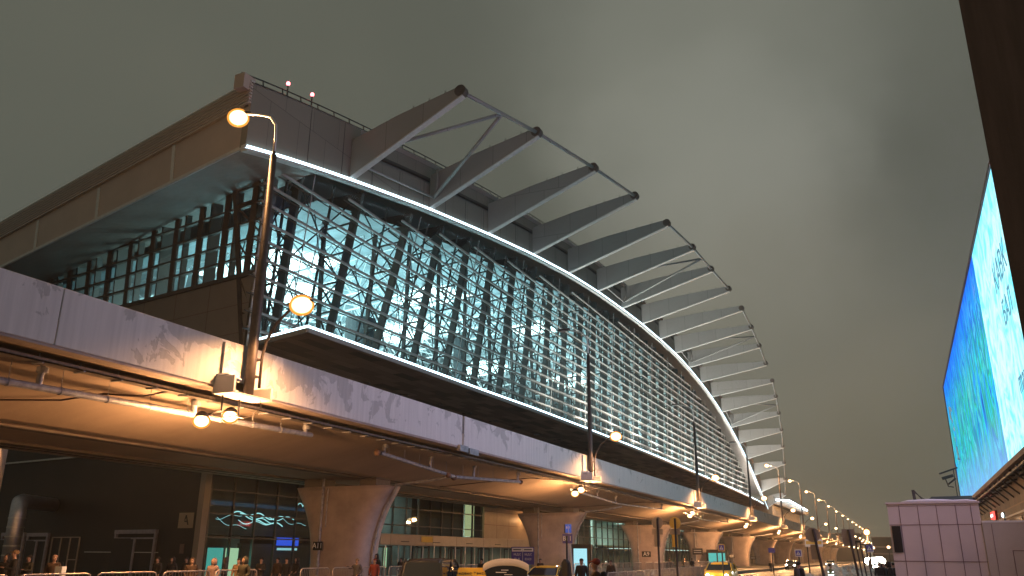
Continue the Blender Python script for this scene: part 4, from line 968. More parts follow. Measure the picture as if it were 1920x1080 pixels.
down = ((.06, .02, 1.15), (.07, -.08, .92)); pocket = ((.1, .06, 1.15), (.0, -.12, 1.0)); phone = ((.05, .0, 1.14), (-.08, -.28, 1.2)); out = ((.18, .0, 1.28), (.38, -.1, 1.38)); carry = ((.05, .03, 1.15), (.06, -.12, .98))
POSES = {'stand': dict(armL=down, armR=down), 'pocket': dict(armL=pocket, armR=pocket, hood=True), 'phone': dict(armL=pocket, armR=phone, cap=True), 'walk': dict(armL=carry, armR=carry, step=.26, long=.86, cap=True), 'reach': dict(armL=out, armR=pocket, long=.7)}
FIG = {k: figure(v) for k, v in POSES.items()}
def mobj(name, me, m, parent):
    o = bpy.data.objects.new(name, me.copy()); o.data.materials.clear(); o.data.materials.append(M[m]); COL.objects.link(o); o.parent = parent; return o
def person(px, top, Y, pose, coat, label, rz=0, hat='hair_dark', h=None, tro='jeans', pack=None, bag=None, off=0):
    p = onY(px, top, Y); base = .35 if p.x < -18.8 else 0; h = (h or p.z) - base
    k = max(.82, min(1.12, h / 1.81)) if pose == 'pocket' else max(.82, min(1.12, h / 1.79))
    b, c, t_, ht = FIG[pose]
    r = bpy.data.objects.new('person', b.copy()); COL.objects.link(r); r.data.materials.clear(); r.data.materials.append(M['skin'])
    r.location = (p.x, Y, base + .008); r.rotation_euler = (0, 0, rz); r.scale = (k, k, k)
    tag(r, label, 'person')
    mobj('coat', c, coat, r); mobj('trousers', t_, tro, r); mobj('hood' if pose == 'pocket' else 'hair', ht, coat if pose == 'pocket' and hat == 'hair_dark' else hat, r)
    e = MB()
    for s in (-1, 1): e.ell((s * .032, -.092, 1.655), (.012, .008, .008), 6, 4)
    e.bar((-.022, -.098, 1.572), (.022, -.098, 1.572), .008, .007); e.build('face_features', 'black', r, local=True)
    if pack:
        q = MB(); q.loft([[(.16 * w * math.cos(a_), .20 + .09 * w * math.sin(a_), z) for a_ in [2 * math.pi * i / 12 for i in range(12)]] for z, w in ((1.0, .7), (1.05, 1), (1.35, 1), (1.45, .8), (1.48, .3))]); q.build('backpack', pack, r, local=True, smooth=True)
    return r
PL = [
 (14, 1038, 20, 'pocket', 'coat_black', 'hooded person in black standing beside the bright duct at far left', .4, 'hair_dark'),
 (30, 1031, 19, 'phone', 'coat_black', 'person in black with a tan cap at the far left', -.5, 'coat_tan'),
 (56, 1040, 21, 'phone', 'coat_green', 'person in dark coat facing the camera in front of the left door frame', 0, 'hair_dark'),
 (104, 1040, 20, 'stand', 'coat_brown', 'bald person in brown coat beside a white printed bag', .7, 'skin'),
 (297, 1044, 27, 'stand', 'coat_black', 'dark figure in front of the dark wall just right of the double door', 0, 'hair_dark'),
 (323, 1052, 28, 'pocket', 'coat_black', 'dark hooded figure below the pink notice', .3, 'hair_dark'),
 (350, 1049, 29, 'stand', 'coat_black', 'dark figure with lit face left of the pale corner pilaster', 0, 'hair_dark'),
 (360, 1057, 24, 'pocket', 'coat_brown', 'person in brown hooded coat in front of the pale corner pilaster', .8, 'hair_dark'),
 (400, 1057, 23, 'pocket', 'coat_pink', 'person in a white and pink padded jacket behind the barrier', .2, 'hair_dark'),
 (423, 1046, 30, 'pocket', 'coat_grey', 'hooded silhouette against the teal lit door', -.7, 'hair_dark'),
 (448, 1053, 26, 'stand', 'coat_tan', 'person in tan jacket half hidden behind the green hooded person', .5, 'hair_dark'),
 (459, 1043, 23, 'pocket', 'coat_green', 'person in olive hooded coat in front of the pale green lit door', 0, 'hair_dark'),
 (491, 1045, 29, 'phone', 'coat_black', 'person in dark clothes looking down at a phone by the dark glass', .3, 'hair_dark'),
 (521, 1049, 32, 'stand', 'coat_brown', 'person with warm lit face under the blue information screen', 0, 'hair_dark'),
 (538, 1050, 31, 'stand', 'coat_black', 'dark figure close to the left side of the nearest pier', .2, 'hair_dark'),
 (556, 1049, 33, 'pocket', 'coat_black', 'dark hooded figure touching the left edge of the nearest pier', -.2, 'hair_dark'),
 (670, 1050, 31, 'reach', 'coat_grey', 'long haired woman stretching one arm out in front of the nearest pier', 0, 'hair_blond'),
 (706, 1038, 40, 'pocket', 'coat_black', 'person in black hood right of the nearest pier', 0, 'hair_dark'),
 (703, 1052, 32, 'stand', 'coat_red', 'person in red jacket in front of the one in a black hood', .3, 'coat_red'),
 (752, 1046, 44, 'stand', 'coat_black', 'dark figure behind the bonnet end of the black van', 0, 'hair_dark'),
 (832, 1048, 44, 'stand', 'coat_black', 'dark figure at the rear end of the black van', 0, 'hair_dark'),
 (903, 1049, 40, 'stand', 'coat_black', 'dark figure between the doors and the open car hatch', 0, 'hair_dark'),
 (1013, 1050, 46, 'stand', 'coat_brown', 'person with warm lit face behind the yellow saloon', 0, 'hair_dark'),
 (1061, 1052, 36, 'pocket', 'coat_black', 'black clad person just left of the blue sign pole', .4, 'hair_dark'),
 (1090, 1047, 38, 'stand', 'coat_black', 'person in black in front of the cyan lit poster', .2, 'hair_dark'),
 (1145, 1050, 50, 'stand', 'coat_brown', 'small figure inside the second glass arch', 0, 'hair_dark'),
 (1255, 1053, 90, 'stand', 'coat_black', 'small dark figure left of the fourth pier under the arch', 0, 'hair_dark'),
 (1284, 1055, 95, 'stand', 'coat_black', 'small dark figure standing in the third glass arch', 0, 'hair_dark'),
 (1298, 1053, 85, 'phone', 'coat_black', 'small dark figure by the fence left of the oncoming yellow car', 1, 'hair_dark'),
 (1368, 1052, 80, 'pocket', 'coat_black', 'small dark figure behind the oncoming yellow car', 0, 'hair_dark'),
 (1444, 1053, 120, 'stand', 'coat_black', 'tiny figure between the far piers', 0, 'hair_dark'),
]
for (px, top, Y, pose, coat, lab, rz, hat) in PL:
    person(px, top, Y, pose, coat, lab, rz, hat)
r = person(1116, 1047, 22, 'walk', 'coat_brown', 'person in dark cap with black backpack walking away to the left', math.radians(-65), 'coat_red', pack='coat_black')
r = person(1497, 1053, 43, 'walk', 'coat_black', 'person in dark clothes with backpack walking on the snowy road', math.radians(150), 'hair_dark', pack='coat_grey')
r = person(1556, 1057, 52, 'reach', 'coat_vest', 'road worker in reflective jacket beside the snow heap', math.radians(90), 'hair_dark')
d = MB()
for z in (1.12, 1.28): d.loft([[(.215 * math.cos(a_), .172 * math.sin(a_), z + q) for a_ in [2 * math.pi * i / 16 for i in range(16)]] for q in (0, .05)])
d.build('reflective_band', 'white_light', r, local=True)  # band emits light in place of its reflected shine
for k, (px, lab) in enumerate(((1648, 'leftmost dark silhouette of the waiting group beside the white kiosk'), (1655, 'second dark silhouette from the left in the group beside the white kiosk'), (1662, 'middle silhouette of the group waiting beside the white kiosk'), (1668, 'fourth silhouette of the group waiting beside the white kiosk'), (1674, 'silhouette of the group standing closest to the white kiosk edge'))):
    person(px, 1053 + (k % 3) * 2, 52 + (k * 7) % 5, ('stand', 'pocket')[k % 2], 'coat_black', lab, .5 * k)
# suitcase-like white bag
p = onY(115, 1060, 19.6); bgo = empty('shopping_bag', (p.x, 19.6, 0), 'white bag with a round printed motif carried beside the bald person', 'bag')
d = MB(); d.loft([[(p.x + s * w, 19.6 + q * .08, z) for s, q in ((-1, -1), (1, -1), (1, 1), (-1, 1))] for z, w in ((.85, .15), (p.z - .1, .17), (p.z - .03, .16))]); d.build('bag', 'white', bgo)
d = MB(); d.tube((p.x, 19.515, p.z - .32), (p.x, 19.505, p.z - .32), .1, 16); d.build('print', 'sign_blue', bgo)
d = MB(); d.path([(p.x - .09, 19.6, p.z - .05), (p.x - .06, 19.6, p.z + .1), (p.x + .06, 19.6, p.z + .1), (p.x + .09, 19.6, p.z - .05)], .012, 5); d.build('handle', 'black', bgo)
p = onY(1062, 1050, 34)
ub = empty('upright_case', (p.x - .1, 34.2, 0), 'tall black case on a pole standing at the foot of the blue sign', 'case')
d = MB(); d.loft([[(p.x - .1 + w * math.cos(a_), 34.2 + .15 * math.sin(a_), z) for a_ in [2 * math.pi * i / 12 for i in range(12)]] for z, w in ((0, .2), (1.2, .24), (1.7, .2), (1.85, .08))]); d.build('body', 'black', ub)
d = MB(); d.tube((p.x - .05, 34.2, 1.8), (p.x - .05, 34.2, 2.8), .04, 8); d.build('pole', 'black', ub)

# ------------------------------------------------------------------ vehicles (front towards -Y in local space)
def rr(w, z0, z1, y, r=.12, n=4):
    """rounded rectangle ring across the car"""
    pts = []; r = min(r, (z1 - z0) / 2.01, w / 2.01)
    for cx, cz, a0 in ((w - r, z0 + r, -90), (w - r, z1 - r, 0), (-w + r, z1 - r, 90), (-w + r, z0 + r, 180)):
        for k in range(n + 1): q = math.radians(a0 + 90 * k / n); pts.append((cx + r * math.cos(q), y, cz + r * math.sin(q)))
    return pts
def car(name, x, y, rz, paint, kind, label, cat, open_hatch=False, text_lid=None, roof_h=1.47, L=4.5, W_=.9, group=None, lights=False):
    r = empty(name, (x, y, 0), label, cat, group, rz); hl = L / 2
    if kind == 'saloon': body = [(-hl, .72, .45, .72), (-hl + .1, .82, .32, .82), (-hl + .9, .89, .25, .95), (-.75, .9, .22, 1.02), (.6, .9, .22, 1.04), (hl - .9, .9, .25, 1.06), (hl - .15, .84, .32, 1.04), (hl, .76, .45, .95)]; gh = [(-.95, 1.0, .86, .01), (-.35, 1.36, .72, .30), (.1, roof_h, .66, .42), (.75, roof_h, .66, .42), (1.25, 1.32, .68, .25), (1.75, 1.04, .76, .01)]
    else: body = [(-hl, .75, .5, .95), (-hl + .1, .85, .35, 1.02), (-hl + .8, .92, .28, 1.12), (-.7, .93, .25, 1.15), (1, .93, .25, 1.16), (hl - .12, .9, .32, 1.15), (hl, .84, .45, 1.05)]; gh = [(-1.25, 1.1, .88, .01), (-.7, roof_h - .12, .76, .3), (-.4, roof_h, .72, .45), (hl - .6, roof_h, .72, .45), (hl - .25, roof_h - .12, .75, .3), (hl - .06, 1.12, .84, .01)]
    d = MB(); d.loft([rr(w * W_ / .9, z0, z1, yy) for yy, w, z0, z1 in body]); bo = d.build('body', paint, r, smooth=True, local=True)
    d = MB(); d.loft([rr(w * W_ / .9 * (1 if k else 1), .9, z, yy, .1) for k, (yy, z, w, _) in enumerate(gh)]); d.build('windows', 'car_glass', r, local=True)
    rf = MB(); ys_ = [g_ for g_ in gh if g_[1] > 1.3]
    rf.loft([[(s * w * W_ / .9 * 1.015, yy, z + zz) for s, zz in ((-1, -.10), (-.93, -.02), (-.6, .022), (0, .035), (.6, .022), (.93, -.02), (1, -.10), (.0, -.06))] for yy, z, w, _ in ys_]); rf.build('roof', paint, r, smooth=True, local=True)
    pl = MB()
    for s in (-1, 1):
        pl.path([(s * gh[0][2] * W_ / .9 * 1.0, gh[0][0], gh[0][1]), (s * gh[1][2] * W_ / .9 * 1.01, gh[1][0], gh[1][1] - .05), (s * gh[2][2] * W_ / .9 * 1.01, gh[2][0], gh[2][1] - .03)], .035, 6)
        pl.path([(s * gh[-1][2] * W_ / .9, gh[-1][0], gh[-1][1]), (s * gh[-2][2] * W_ / .9 * 1.01, gh[-2][0], gh[-2][1] - .05), (s * gh[-3][2] * W_ / .9 * 1.01, gh[-3][0], gh[-3][1] - .03)], .04, 6)
        pl.path([(s * .86 * W_ / .9, .3, 1.0), (s * .69 * W_ / .9 * 1.02, .3, roof_h - .05)], .035, 6)
    pl.build('pillar', paint, r, local=True)
    for s in (-1, 1):
        for yy in (-hl + .85, hl - .85):
            wq = MB(); wq.tube((s * (W_ - .20), yy, .33), (s * (W_ + .01), yy, .33), .33, 20); w_ = wq.build('wheel', 'rubber', r, local=True)
            q = MB(); q.tube((s * (W_ + .005), yy, .33), (s * (W_ + .02), yy, .33), .2, 10); q.build('rim', 'chrome', r, local=True).parent = w_
        q = MB(); q.ell((s * .62, -hl + .06, .7 if kind == 'saloon' else .82), (.16, .08, .08)); q.build('headlight', 'headlight' if lights else 'chrome', r, smooth=True, local=True)
        q = MB(); q.box((s * .68 - .13, hl - .1, .82), (s * .68 + .13, hl - .02, .98)); q.build('tail_light', 'tail_red', r, local=True)
        q = MB(); q.ell((s * (W_ + .08), -.6, 1.08), (.1, .06, .08)); q.build('mirror', paint, r, smooth=True, local=True)
    q = MB(); q.box((-.26, -hl - .01, .42), (.26, -hl + .02, .53)); q.box((-.26, hl - .02, .6), (.26, hl + .01, .71)); q.build('number_plate', 'white', r, local=True)
    q = MB(); q.box((-.45, -hl - .005, .55), (.45, -hl + .05, .68)); q.build('front_grille', 'black', r, local=True)
    return r
# raised hatch taxi seen from behind
HX = -14.3
tx1 = car('taxi_hatchback', onY(948, 1060, 33).x - 1.1, 35.4, math.radians(205), 'car_white', 'suv', 'pale taxi hatchback with its tailgate raised, dark rear glass towards the camera', 'taxi', roof_h=1.5)
def hatch(parent, w, pm, lab):
    d = MB(); rows = []
    for u in frange(0, 1, 6):
        rows.append([(w * s * (1 - .10 * u), 2.15 + .95 * u, 1.60 + .34 * u - .12 * u * u - .22 * abs(s) ** 2.6) for s in frange(-1, 1, 12)])
    d.grid(rows); d.grid([[(p[0], p[1], p[2] - .05) for p in r_] for r_ in rows]); o = d.build('tailgate', pm, parent, smooth=True, local=True)
    g_ = MB(); g_.grid([[(w * s * .86, 3.08, z - .22 * abs(s) ** 2.6 * .8) for s in frange(-1, 1, 10)] for z in (1.62, 1.12)]); g_.build('rear_glass', 'car_glass', parent, local=True).parent = o
    e_ = MB(); e_.grid([[(w * s * (.9 + q * .03), 3.10 + q * .02, z - .22 * abs(s) ** 2.6) for s in frange(-1, 1, 12)] for q, z in ((0, 1.86), (1, 1.80), (1, 1.60), (0, 1.58))]); e_.build('spoiler', pm, parent, smooth=True, local=True).parent = o
    for s in (-1, 1): q = MB(); q.tube((s * w * .8, 2.2, 1.1), (s * w * .86, 2.75, 1.42), .02, 6); q.build('gas_strut', 'steel_dark', parent, local=True).parent = o
    return o
ht = hatch(tx1, 1.02, 'car_white', '')
d = MB()
for k, (w, x) in enumerate(((.5, .1), (.34, -.1), (.44, .2), (.3, .05))): d.box((x - w / 2, 3.115, 1.12 + .09 * k), (x + w / 2, 3.125, 1.15 + .09 * k))
for o in each(d, 1, 'sticker', 'white', tx1, local=True): o.parent = ht
# yellow taxi with raised yellow lid lettered on its outer face
tx2 = car('taxi_saloon', onY(882, 1060, 32).x - .95, 33.95, math.radians(207), 'car_yellow', 'saloon', 'yellow taxi saloon with raised lettered boot lid left of the open hatchback', 'taxi', roof_h=1.12)
d = MB(); d.prism([(-.66, 2.32, .98), (.66, 2.32, .98), (.52, 2.05, 1.47), (-.56, 2.05, 1.47)], (0, .05, .03)); bl = d.build('boot_lid', 'car_yellow', tx2, local=True, bevel=.02)
text('Яндекс Такси', 'lettering', .17, 'black', None, (0, 0, 0), (1, 0, 0), (0, .65, -.76), depth=.006)
st = [o for o in COL.objects if o.name.startswith('lettering')][-1]
for v in st.data.vertices: v.co = Vector((-v.co.x, 0, 0)) * 1.15 + Vector((0, 2.25, 1.27)) + Vector((0, -.27, .49)).normalized() * v.co.y * 1.3
st.parent = bl
tx3 = car('taxi_saloon', onY(1026, 1060, 43).x, 43, math.radians(2), 'car_yellow', 'saloon', 'yellow saloon facing the camera right of the open hatchback', 'taxi', roof_h=1.46)
bv = car('minivan', onY(782, 1060, 30).x, 31.5, math.radians(196), 'car_black', 'suv', 'black minivan with shiny side windows parked right of the nearest pier', 'van', roof_h=1.82, L=4.9)
SX = onY(1351, 1060, 61).x; suv = car('oncoming_car', SX, 61, math.radians(4), 'car_yellow', 'suv', 'yellow estate car driving towards the camera with bright headlights', 'car', roof_h=1.6, lights=True)
for s in (-1, 1): lamp('headlight_glow', 'POINT', (SX + s * .62, 58.3, .8), 25, (1, .95, .8), suv, .1)
for k, (px, Y) in enumerate(((1484, 150), (1557, 190))):
    p = onY(px, 1052, Y); car('distant_car', p.x, Y, 0, 'car_white' if k else 'car_black', 'saloon', ['dark car far off between the piers with small headlights', 'white car far off behind the snow heap'][k], 'car', lights=True)

# ------------------------------------------------------------------ snow heaps and slush
def heap(px, top, Y, rx, ry, label, seed, name='snow_heap'):
    p = onY(px, top, Y); hgt = max(.25, p.z); rnd = random.Random(seed); d = MB(); rows = []
    bumps = [(rnd.uniform(-1, 1), rnd.uniform(-1, 1), rnd.uniform(.05, .2), rnd.uniform(.1, .6)) for _ in range(90)]
    N = 64
    for i in range(N):
        row = []
        for j in range(N):
            u, v = 2 * i / (N - 1) - 1, 2 * j / (N - 1) - 1; q = max(0, 1 - u * u - v * v); z = .75 * q ** .8
            for bx, by, br, bh in bumps: dd = ((u - bx) ** 2 + (v - by) ** 2) / br ** 2; z += bh * .35 * math.exp(-dd) * (q > 0) * q ** .4
            z += rnd.uniform(-.07, .07) * (q > 0)
            row.append((p.x + u * rx, Y + v * ry, hgt * z / 1.15 - .02))
        rows.append(row)
    d.grid(rows); o = d.build(name, 'snow'); return tag(o, label, 'snow heap')
heap(1597, 1052, 62, 2.6, 5, 'tall dirty snow heap in the middle of the road left of the kiosk', 1)
heap(1562, 1062, 60, 2.2, 4, 'lower snow heap directly left of the tallest one', 2)
heap(1630, 1060, 70, 1.8, 5, 'snow heap between the tall one and the bright headlights', 3)
heap(1480, 1076, 50, 2.5, 6, 'flat ridge of snow left of the walking person', 4)
heap(1420, 1078, 52, 3, 6, 'thin snow bank in front of the far fence', 5)
heap(1600, 1077, 44, 3.0, 4, 'snow bank in the foreground left of the kiosk', 6)
# mesh fence left of the kiosk
fp = empty('wire_fence', (-2, 46, 0), 'pale wire fence panel running from the road sign to the white kiosk', 'fence')
a, b = onY(1625, 1069, 46), onY(1682, 1073, 46); zt = 1.12
d = MB(); d.tube((a.x, 46, zt), (b.x, 46, zt), .03, 6); d.tube((a.x, 46, .15), (b.x, 46, .15), .03, 6)
for x in (a.x, (a.x + b.x) / 2, b.x): d.tube((x, 46, 0), (x, 46, zt), .03, 6)
d.build('frame', 'pale_metal', fp)
d = MB(); n = 34
for k in range(n): x = a.x + (b.x - a.x) * k / n; d.tube((x, 46, .15), (x, 46, zt), .008, 4)
d.build('wires', 'pale_metal', fp)

# ------------------------------------------------------------------ signs
def sign_pole(name, px, ytop, Y, label, cat='road sign', lean=0, r=.045, m='steel_dark'):
    p = onY(px, ytop, Y); o = empty(name, (p.x, Y, 0), label, cat); d = MB(); d.tube((p.x + lean, Y, 0), (p.x, Y, p.z), r, 8); d.build('pole', m, o); return o, p
def disc(o, p, r, m, name='sign_face', th=.02, dy=-.05):
    d = MB(); d.tube((p.x, p.y + dy, p.z), (p.x, p.y + dy - th, p.z), r, 28); return d.build(name, m, o)
def plate(o, c, w, h, m, name='sign_face', dy=-.06, th=.02, bevel=.0):
    d = MB(); d.box((c.x - w / 2, c.y + dy - th, c.z - h / 2), (c.x + w / 2, c.y + dy, c.z + h / 2)); return d.build(name, m, o, bevel=bevel)
FR = (1, 0, 0); UP = (0, 0, 1)
# A11, A9 and other pier plates
def pier_sign(px, py, Y, w, h, txt, label, m='black', size=None):
    p = onY(px, py, Y); o = empty('bay_sign', (p.x, Y, p.z - h / 2), label, 'sign'); f = plate(o, p, w, h, m, 'plate', 0, .04, .02)
    lines = txt.split('\n')
    if txt.startswith('='):
        d = MB()
        for k in range(2): d.box((p.x - w * .36, Y - .047, p.z + h * (.12 - .32 * k)), (p.x + w * .36, Y - .041, p.z + h * (.22 - .32 * k)))
        each(d, 1, 'lettering', 'white', f)
    else:
     for k, l in enumerate(lines): text(l, 'lettering', size or h * .75, 'white', f, (p.x, Y - .045, p.z + (len(lines) - 1) * h * .22 - k * h * .44), FR, UP)
    d = MB(); d.box((p.x - .05, Y, p.z - .05), (p.x + .05, Y + .12, p.z + .05)); d.build('clamp', 'steel_dark', o)
pier_sign(596, 1023.5, 38.6, .62, .45, 'A11', 'black sign reading A11 on the pipe of the nearest pier', size=.40)
pier_sign(1212, 1039, 96, 1.05, .6, 'A9', 'small black sign reading A9 on the third pier', size=.62)
pier_sign(1308, 1034, 108, 1.3, .75, '=', 'dark two line sign on the fourth pier', size=.3)
pier_sign(1372, 1043, 130, .85, .5, '=', 'tiny dark sign on the fifth pier')
pier_sign(1412, 1046, 150, .9, .5, '=', 'tiny dark sign on the sixth pier')
o, p = sign_pole('bay_sign_pole', 1066, 985, 35, 'two stacked purple and blue B11 signs on a pale pole beside the second pier', 'sign', m='pale_metal', lean=.25)
c = onY(1065, 1010, 35); f = plate(o, c, .46, .40, 'sign_blue', 'lower_plate'); text('B11', 'lettering', .27, 'white', f, (c.x, 35 - .085, c.z), FR, UP)
c = onY(1066, 991, 35); f = plate(o, c, .28, .36, 'sign_bright_blue', 'upper_plate', -.02); text('B11', 'lettering', .13, 'white', f, (c.x, 35 - .045, c.z + .04), FR, UP)
c2 = c.copy(); c2.x -= .2; plate(o, c2, .08, .36, 'black', 'side_plate', .1)
o, p = sign_pole('information_board', 981, 1026, 48, 'purple two column information board with pale header standing by the entrance', 'sign', m='pale_metal')
c = onY(981, 1042, 48); f = plate(o, c, 1.5, 1.02, 'sign_blue', 'board')
c3 = c.copy(); c3.z += .35
for s in (-1, 1):
    c4 = c3.copy(); c4.x += s * .36; h_ = plate(o, c4, .68, .22, 'coat_pink', 'header', -.085); h_.data.materials[0] = M['white']
    d = MB(); d.box((c4.x - .26, 48 - .112, c4.z - .03), (c4.x + .26, 48 - .106, c4.z + .03)); d.build('lettering', 'black', h_)
    text('10.Д.С', 'lettering', .17, 'white', f, (c4.x, 48 - .085, c.z + .07), FR, UP); text('Е1-В' if s < 0 else 'Е2-Е3', 'lettering', .17, 'white', f, (c4.x, 48 - .085, c.z - .2), FR, UP)
d = MB(); d.box((c.x - .012, 48 - .09, c.z - .5), (c.x + .012, 48 - .08, c.z + .48)); d.build('divider', 'pale_metal', o)
# round signs
for px, m, lab in ((1232, 'sign_back', 'grey back of a round road sign, left of the yellow one'), (1265, 'sign_yellow', 'round road sign with yellow lamp light painted on, second pier gap')):  # yellow stands in for lamp light on the second sign
    o, p = sign_pole('round_road_sign', px, 972, 38, lab); c = onY(px, 980.5, 38); disc(o, c, .26, m, dy=.06)
    c = onY(px, 997, 38); plate(o, c, .5, .24, 'sign_back', 'small_plate', .06); c = onY(px, 1014, 38); plate(o, c, .27, .53, m, 'lower_plate', .06)
o, p = sign_pole('round_road_sign', 1524, 992, 40, 'large round road sign seen from behind on a dark slanting pole', lean=.42, r=.06); c = onY(1523.5, 1003, 40); disc(o, c, .31, 'sign_back', dy=.06); c = onY(1527, 1035, 40); plate(o, c, .3, .62, 'sign_back', 'lower_plate', .07)
o, p = sign_pole('direction_board', 1590, 993, 40, 'square traffic board seen from behind on a tall dark pole', lean=.33, r=.05); c = onY(1590, 1003, 40); plate(o, c, .5, .48, 'sign_back', 'upper_board', .06); c = onY(1592, 1018, 40); plate(o, c, .48, .26, 'sign_back', 'lower_board', .06)
for px, yt, lab in ((1604, 1014, 'thin dark pole right of the square board'), (1612, 1016, 'second thin dark pole right of the square board'), (1622, 1020, 'thin dark pole nearest the pedestrian sign')):
    o, p = sign_pole('bare_pole', px, yt, 44, lab, 'pole', lean=.22, r=.035); d = MB(); d.bar((p.x - .25, 44, p.z), (p.x + .25, 44, p.z - .03), .05, .05); d.build('cross_bar', 'steel_dark', o)
def crossing(px, py, Y, s, frame, label):
    o, p = sign_pole('crossing_sign', px, py - 4, Y, label); c = onY(px, py, Y); plate(o, c, s, s, frame, 'border', -.05); f = plate(o, c, s * .78, s * .78, 'sign_blue', 'sign_face', -.075)
    d = MB(); d.prism([(c.x - s * .3, Y - .1, c.z - s * .26), (c.x + s * .3, Y - .1, c.z - s * .26), (c.x, Y - .1, c.z + s * .28)], (0, .004, 0)); tr_ = d.build('triangle', 'white', f)
    d = MB(); q = s * .1; d.tube((c.x, Y - .104, c.z + q * 1.2), (c.x, Y - .112, c.z + q * 1.2), q * .35, 10); d.path([(c.x, Y - .108, c.z + q * .9), (c.x, Y - .108, c.z - q * .3), (c.x - q, Y - .108, c.z - q * 2)], q * .28, 5); d.path([(c.x, Y - .108, c.z - q * .3), (c.x + q, Y - .108, c.z - q * 2)], q * .28, 5); d.path([(c.x - q * .9, Y - .108, c.z + q * .1), (c.x, Y - .108, c.z + q * .6), (c.x + q * .9, Y - .108, c.z - q * .1)], q * .22, 5); d.build('walking_figure', 'black', f)
crossing(1353, 1027, 58, .44, 'sign_yellow', 'pedestrian crossing sign with a yellow border above the oncoming car')
crossing(1497, 1037, 60, .44, 'white', 'pedestrian crossing sign with a white border above the walking person')
crossing(1630, 1028, 62, .5, 'white', 'pedestrian crossing sign close to the white kiosk')
o, p = sign_pole('blue_sign', 1447, 1029, 70, 'small round blue sign among the far piers'); c = onY(1447, 1032, 70); plate(o, c, .5, .36, 'sign_blue', 'plate')
o, p = sign_pole('route_sign', 1512, 1008, 62, 'wide pale road sign with a yellow band behind the large round sign'); c = onY(1526, 1018, 62); f = plate(o, c, 1.15, .5, 'white', 'board'); c5 = c.copy(); c5.z += .02; plate(o, c5, 1.0, .2, 'sign_yellow', 'band', -.085)
# advertising pillar by the sign pole
c = onX(1089, 1045, -24.5); ad = empty('poster_pillar', (c.x, c.y, 0), 'slim pillar with a glowing cyan poster behind the person in black', 'poster stand')
d = MB(); d.box((c.x - .9, c.y, 0), (c.x + .9, c.y + .3, 2.9)); d.build('casing', 'black', ad)
d = MB(); d.box((c.x - .62, c.y - .02, .4), (c.x + .55, c.y - .005, 2.55)); d.build('poster', 'cyan_strip', ad)
c = onX(1345, 1047, -26); ad = empty('poster_pillar', (c.x, c.y, 0), 'twin teal lit poster panels under the fourth arch behind the oncoming car', 'poster stand')
d = MB(); d.box((c.x - 1.6, c.y, 0), (c.x + 1.6, c.y + .3, 3.0)); d.build('casing', 'black', ad)
d = MB(); d.box((c.x - 1.3, c.y - .02, .5), (c.x - .1, c.y - .005, 2.5)); d.box((c.x + .1, c.y - .02, .5), (c.x + 1.2, c.y - .005, 2.5)); d.build('poster', 'teal_glow', ad)

# ------------------------------------------------------------------ far end: yellow street lamp, glare, gantry
p = onY(1625, 998, 75); sl = empty('yellow_lamp', (p.x, 75, 0), 'single bright yellow street lamp standing alone left of the white kiosk', 'street lamp')
d = MB(); d.tube((p.x, 75, 0), (p.x, 75, p.z), .06, 8); d.build('pole', 'steel_dark', sl)
d = MB(); d.ell((p.x, 75, p.z), (.26, .26, .26), 16, 10); d.build('bulb', 'sodium', sl, smooth=True); d = MB(); d.tube((p.x, 75, p.z + .24), (p.x, 75, p.z + .34), .2, 10); d.build('cap', 'steel_dark', sl)
lamp('lamp_glow', 'POINT', (p.x, 74.5, p.z - .5), 900, SOD, sl, .3)
p = onY(1640, 1055, 110); gl = car('oncoming_bus', p.x, 112.5, 0, 'car_white', 'suv', 'vehicle with dazzling headlights beyond the snow heaps', 'van', roof_h=2.1)
d = MB(); d.ell((p.x - .5, 109.8, p.z + .2), (.55, .2, .42), 14, 8); d.ell((p.x + .6, 109.8, p.z + .2), (.6, .2, .45), 14, 8); d.build('headlight', 'glare', gl, smooth=True)  # large glowing ellipsoids stand for the glare around the headlights
lamp('beam', 'POINT', (p.x, 109, p.z + .5), 500, (1, 1, .85), gl, .3)
a, b = onY(1635, 1024, 190), onY(1672, 1024, 190)
ga = empty('gantry', (a.x, 190, 0), 'distant lit footbridge gantry across the road at the far end', 'gantry')
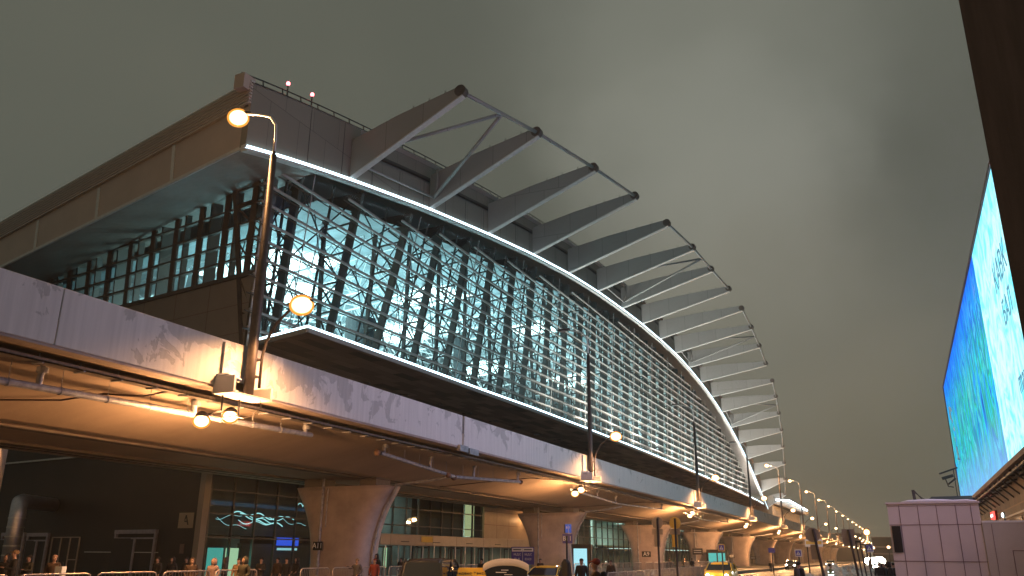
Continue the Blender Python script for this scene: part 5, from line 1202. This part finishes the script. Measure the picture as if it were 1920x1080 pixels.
d = MB(); d.box((a.x, 190, a.z - .3), (b.x + 3, 191, a.z)); d.box((a.x, 190, a.z - 1.6), (b.x + 3, 191, a.z - 1.35)); d.build('beam', 'panel_wall', ga); d = MB(); d.box((a.x, 190.2, 0), (a.x + .4, 190.8, a.z)); d.box((b.x + 2, 190.2, 0), (b.x + 2.5, 190.8, a.z)); d.build('post', 'steel_dark', ga)
for px, py, Y, lab in ((1666, 1026, 188, 'small warm lamp on the distant gantry next to the kiosk'), (1637, 1027, 188, 'small warm lamp at the left end of the distant gantry'), (1622, 1018, 230, 'right one of a pair of tiny far lamps above the pedestrian sign'), (1616, 1016, 230, 'left one of a pair of tiny far lamps above the pedestrian sign')):
    p = onY(px, py, Y); s_ = empty('distant_lamp', (p.x, Y, 0), lab, 'lamp'); d = MB(); d.ell((p.x, Y, p.z), (.38, .3, .34)); d.build('bulb', 'sodium_far', s_, smooth=True); d = MB(); d.tube((p.x, Y, 0), (p.x, Y, p.z), .08, 6); d.build('pole', 'steel_dark', s_)
for k in range(7):
    x0 = -60 + k * 22; fb = empty('distant_building', (x0, 500, 0), 'low dark building on the far horizon behind the street lamps', 'building', 'dark buildings on the far horizon'); hh = 9 + (k * 5) % 7
    bt = MB(); bt.box((x0, 500, 0), (x0 + 17, 520, hh)); bt.build('wall', 'dark_wall', fb); bt = MB(); bt.box((x0 - .3, 499.7, hh), (x0 + 17.3, 520.3, hh + .6)); bt.build('roof', 'concrete_dark', fb)
# ------------------------------------------------------------------ thin winter haze
hz = MB(); hz.box((-70, -60, -1), (40, 700, 52)); ho = hz.build('haze', 'asphalt'); tag(ho, kind='stuff')
hm = bpy.data.materials.new('haze'); hm.use_nodes = True; t_ = hm.node_tree; t_.nodes.remove(t_.nodes['Principled BSDF'])
pv = nd(t_, 'ShaderNodeVolumePrincipled'); pv.inputs['Density'].default_value = .0005; pv.inputs['Color'].default_value = (.9, .9, .88, 1); pv.inputs['Anisotropy'].default_value = .25
t_.links.new(pv.outputs[0], t_.nodes['Material Output'].inputs['Volume']); ho.data.materials.clear(); ho.data.materials.append(hm)
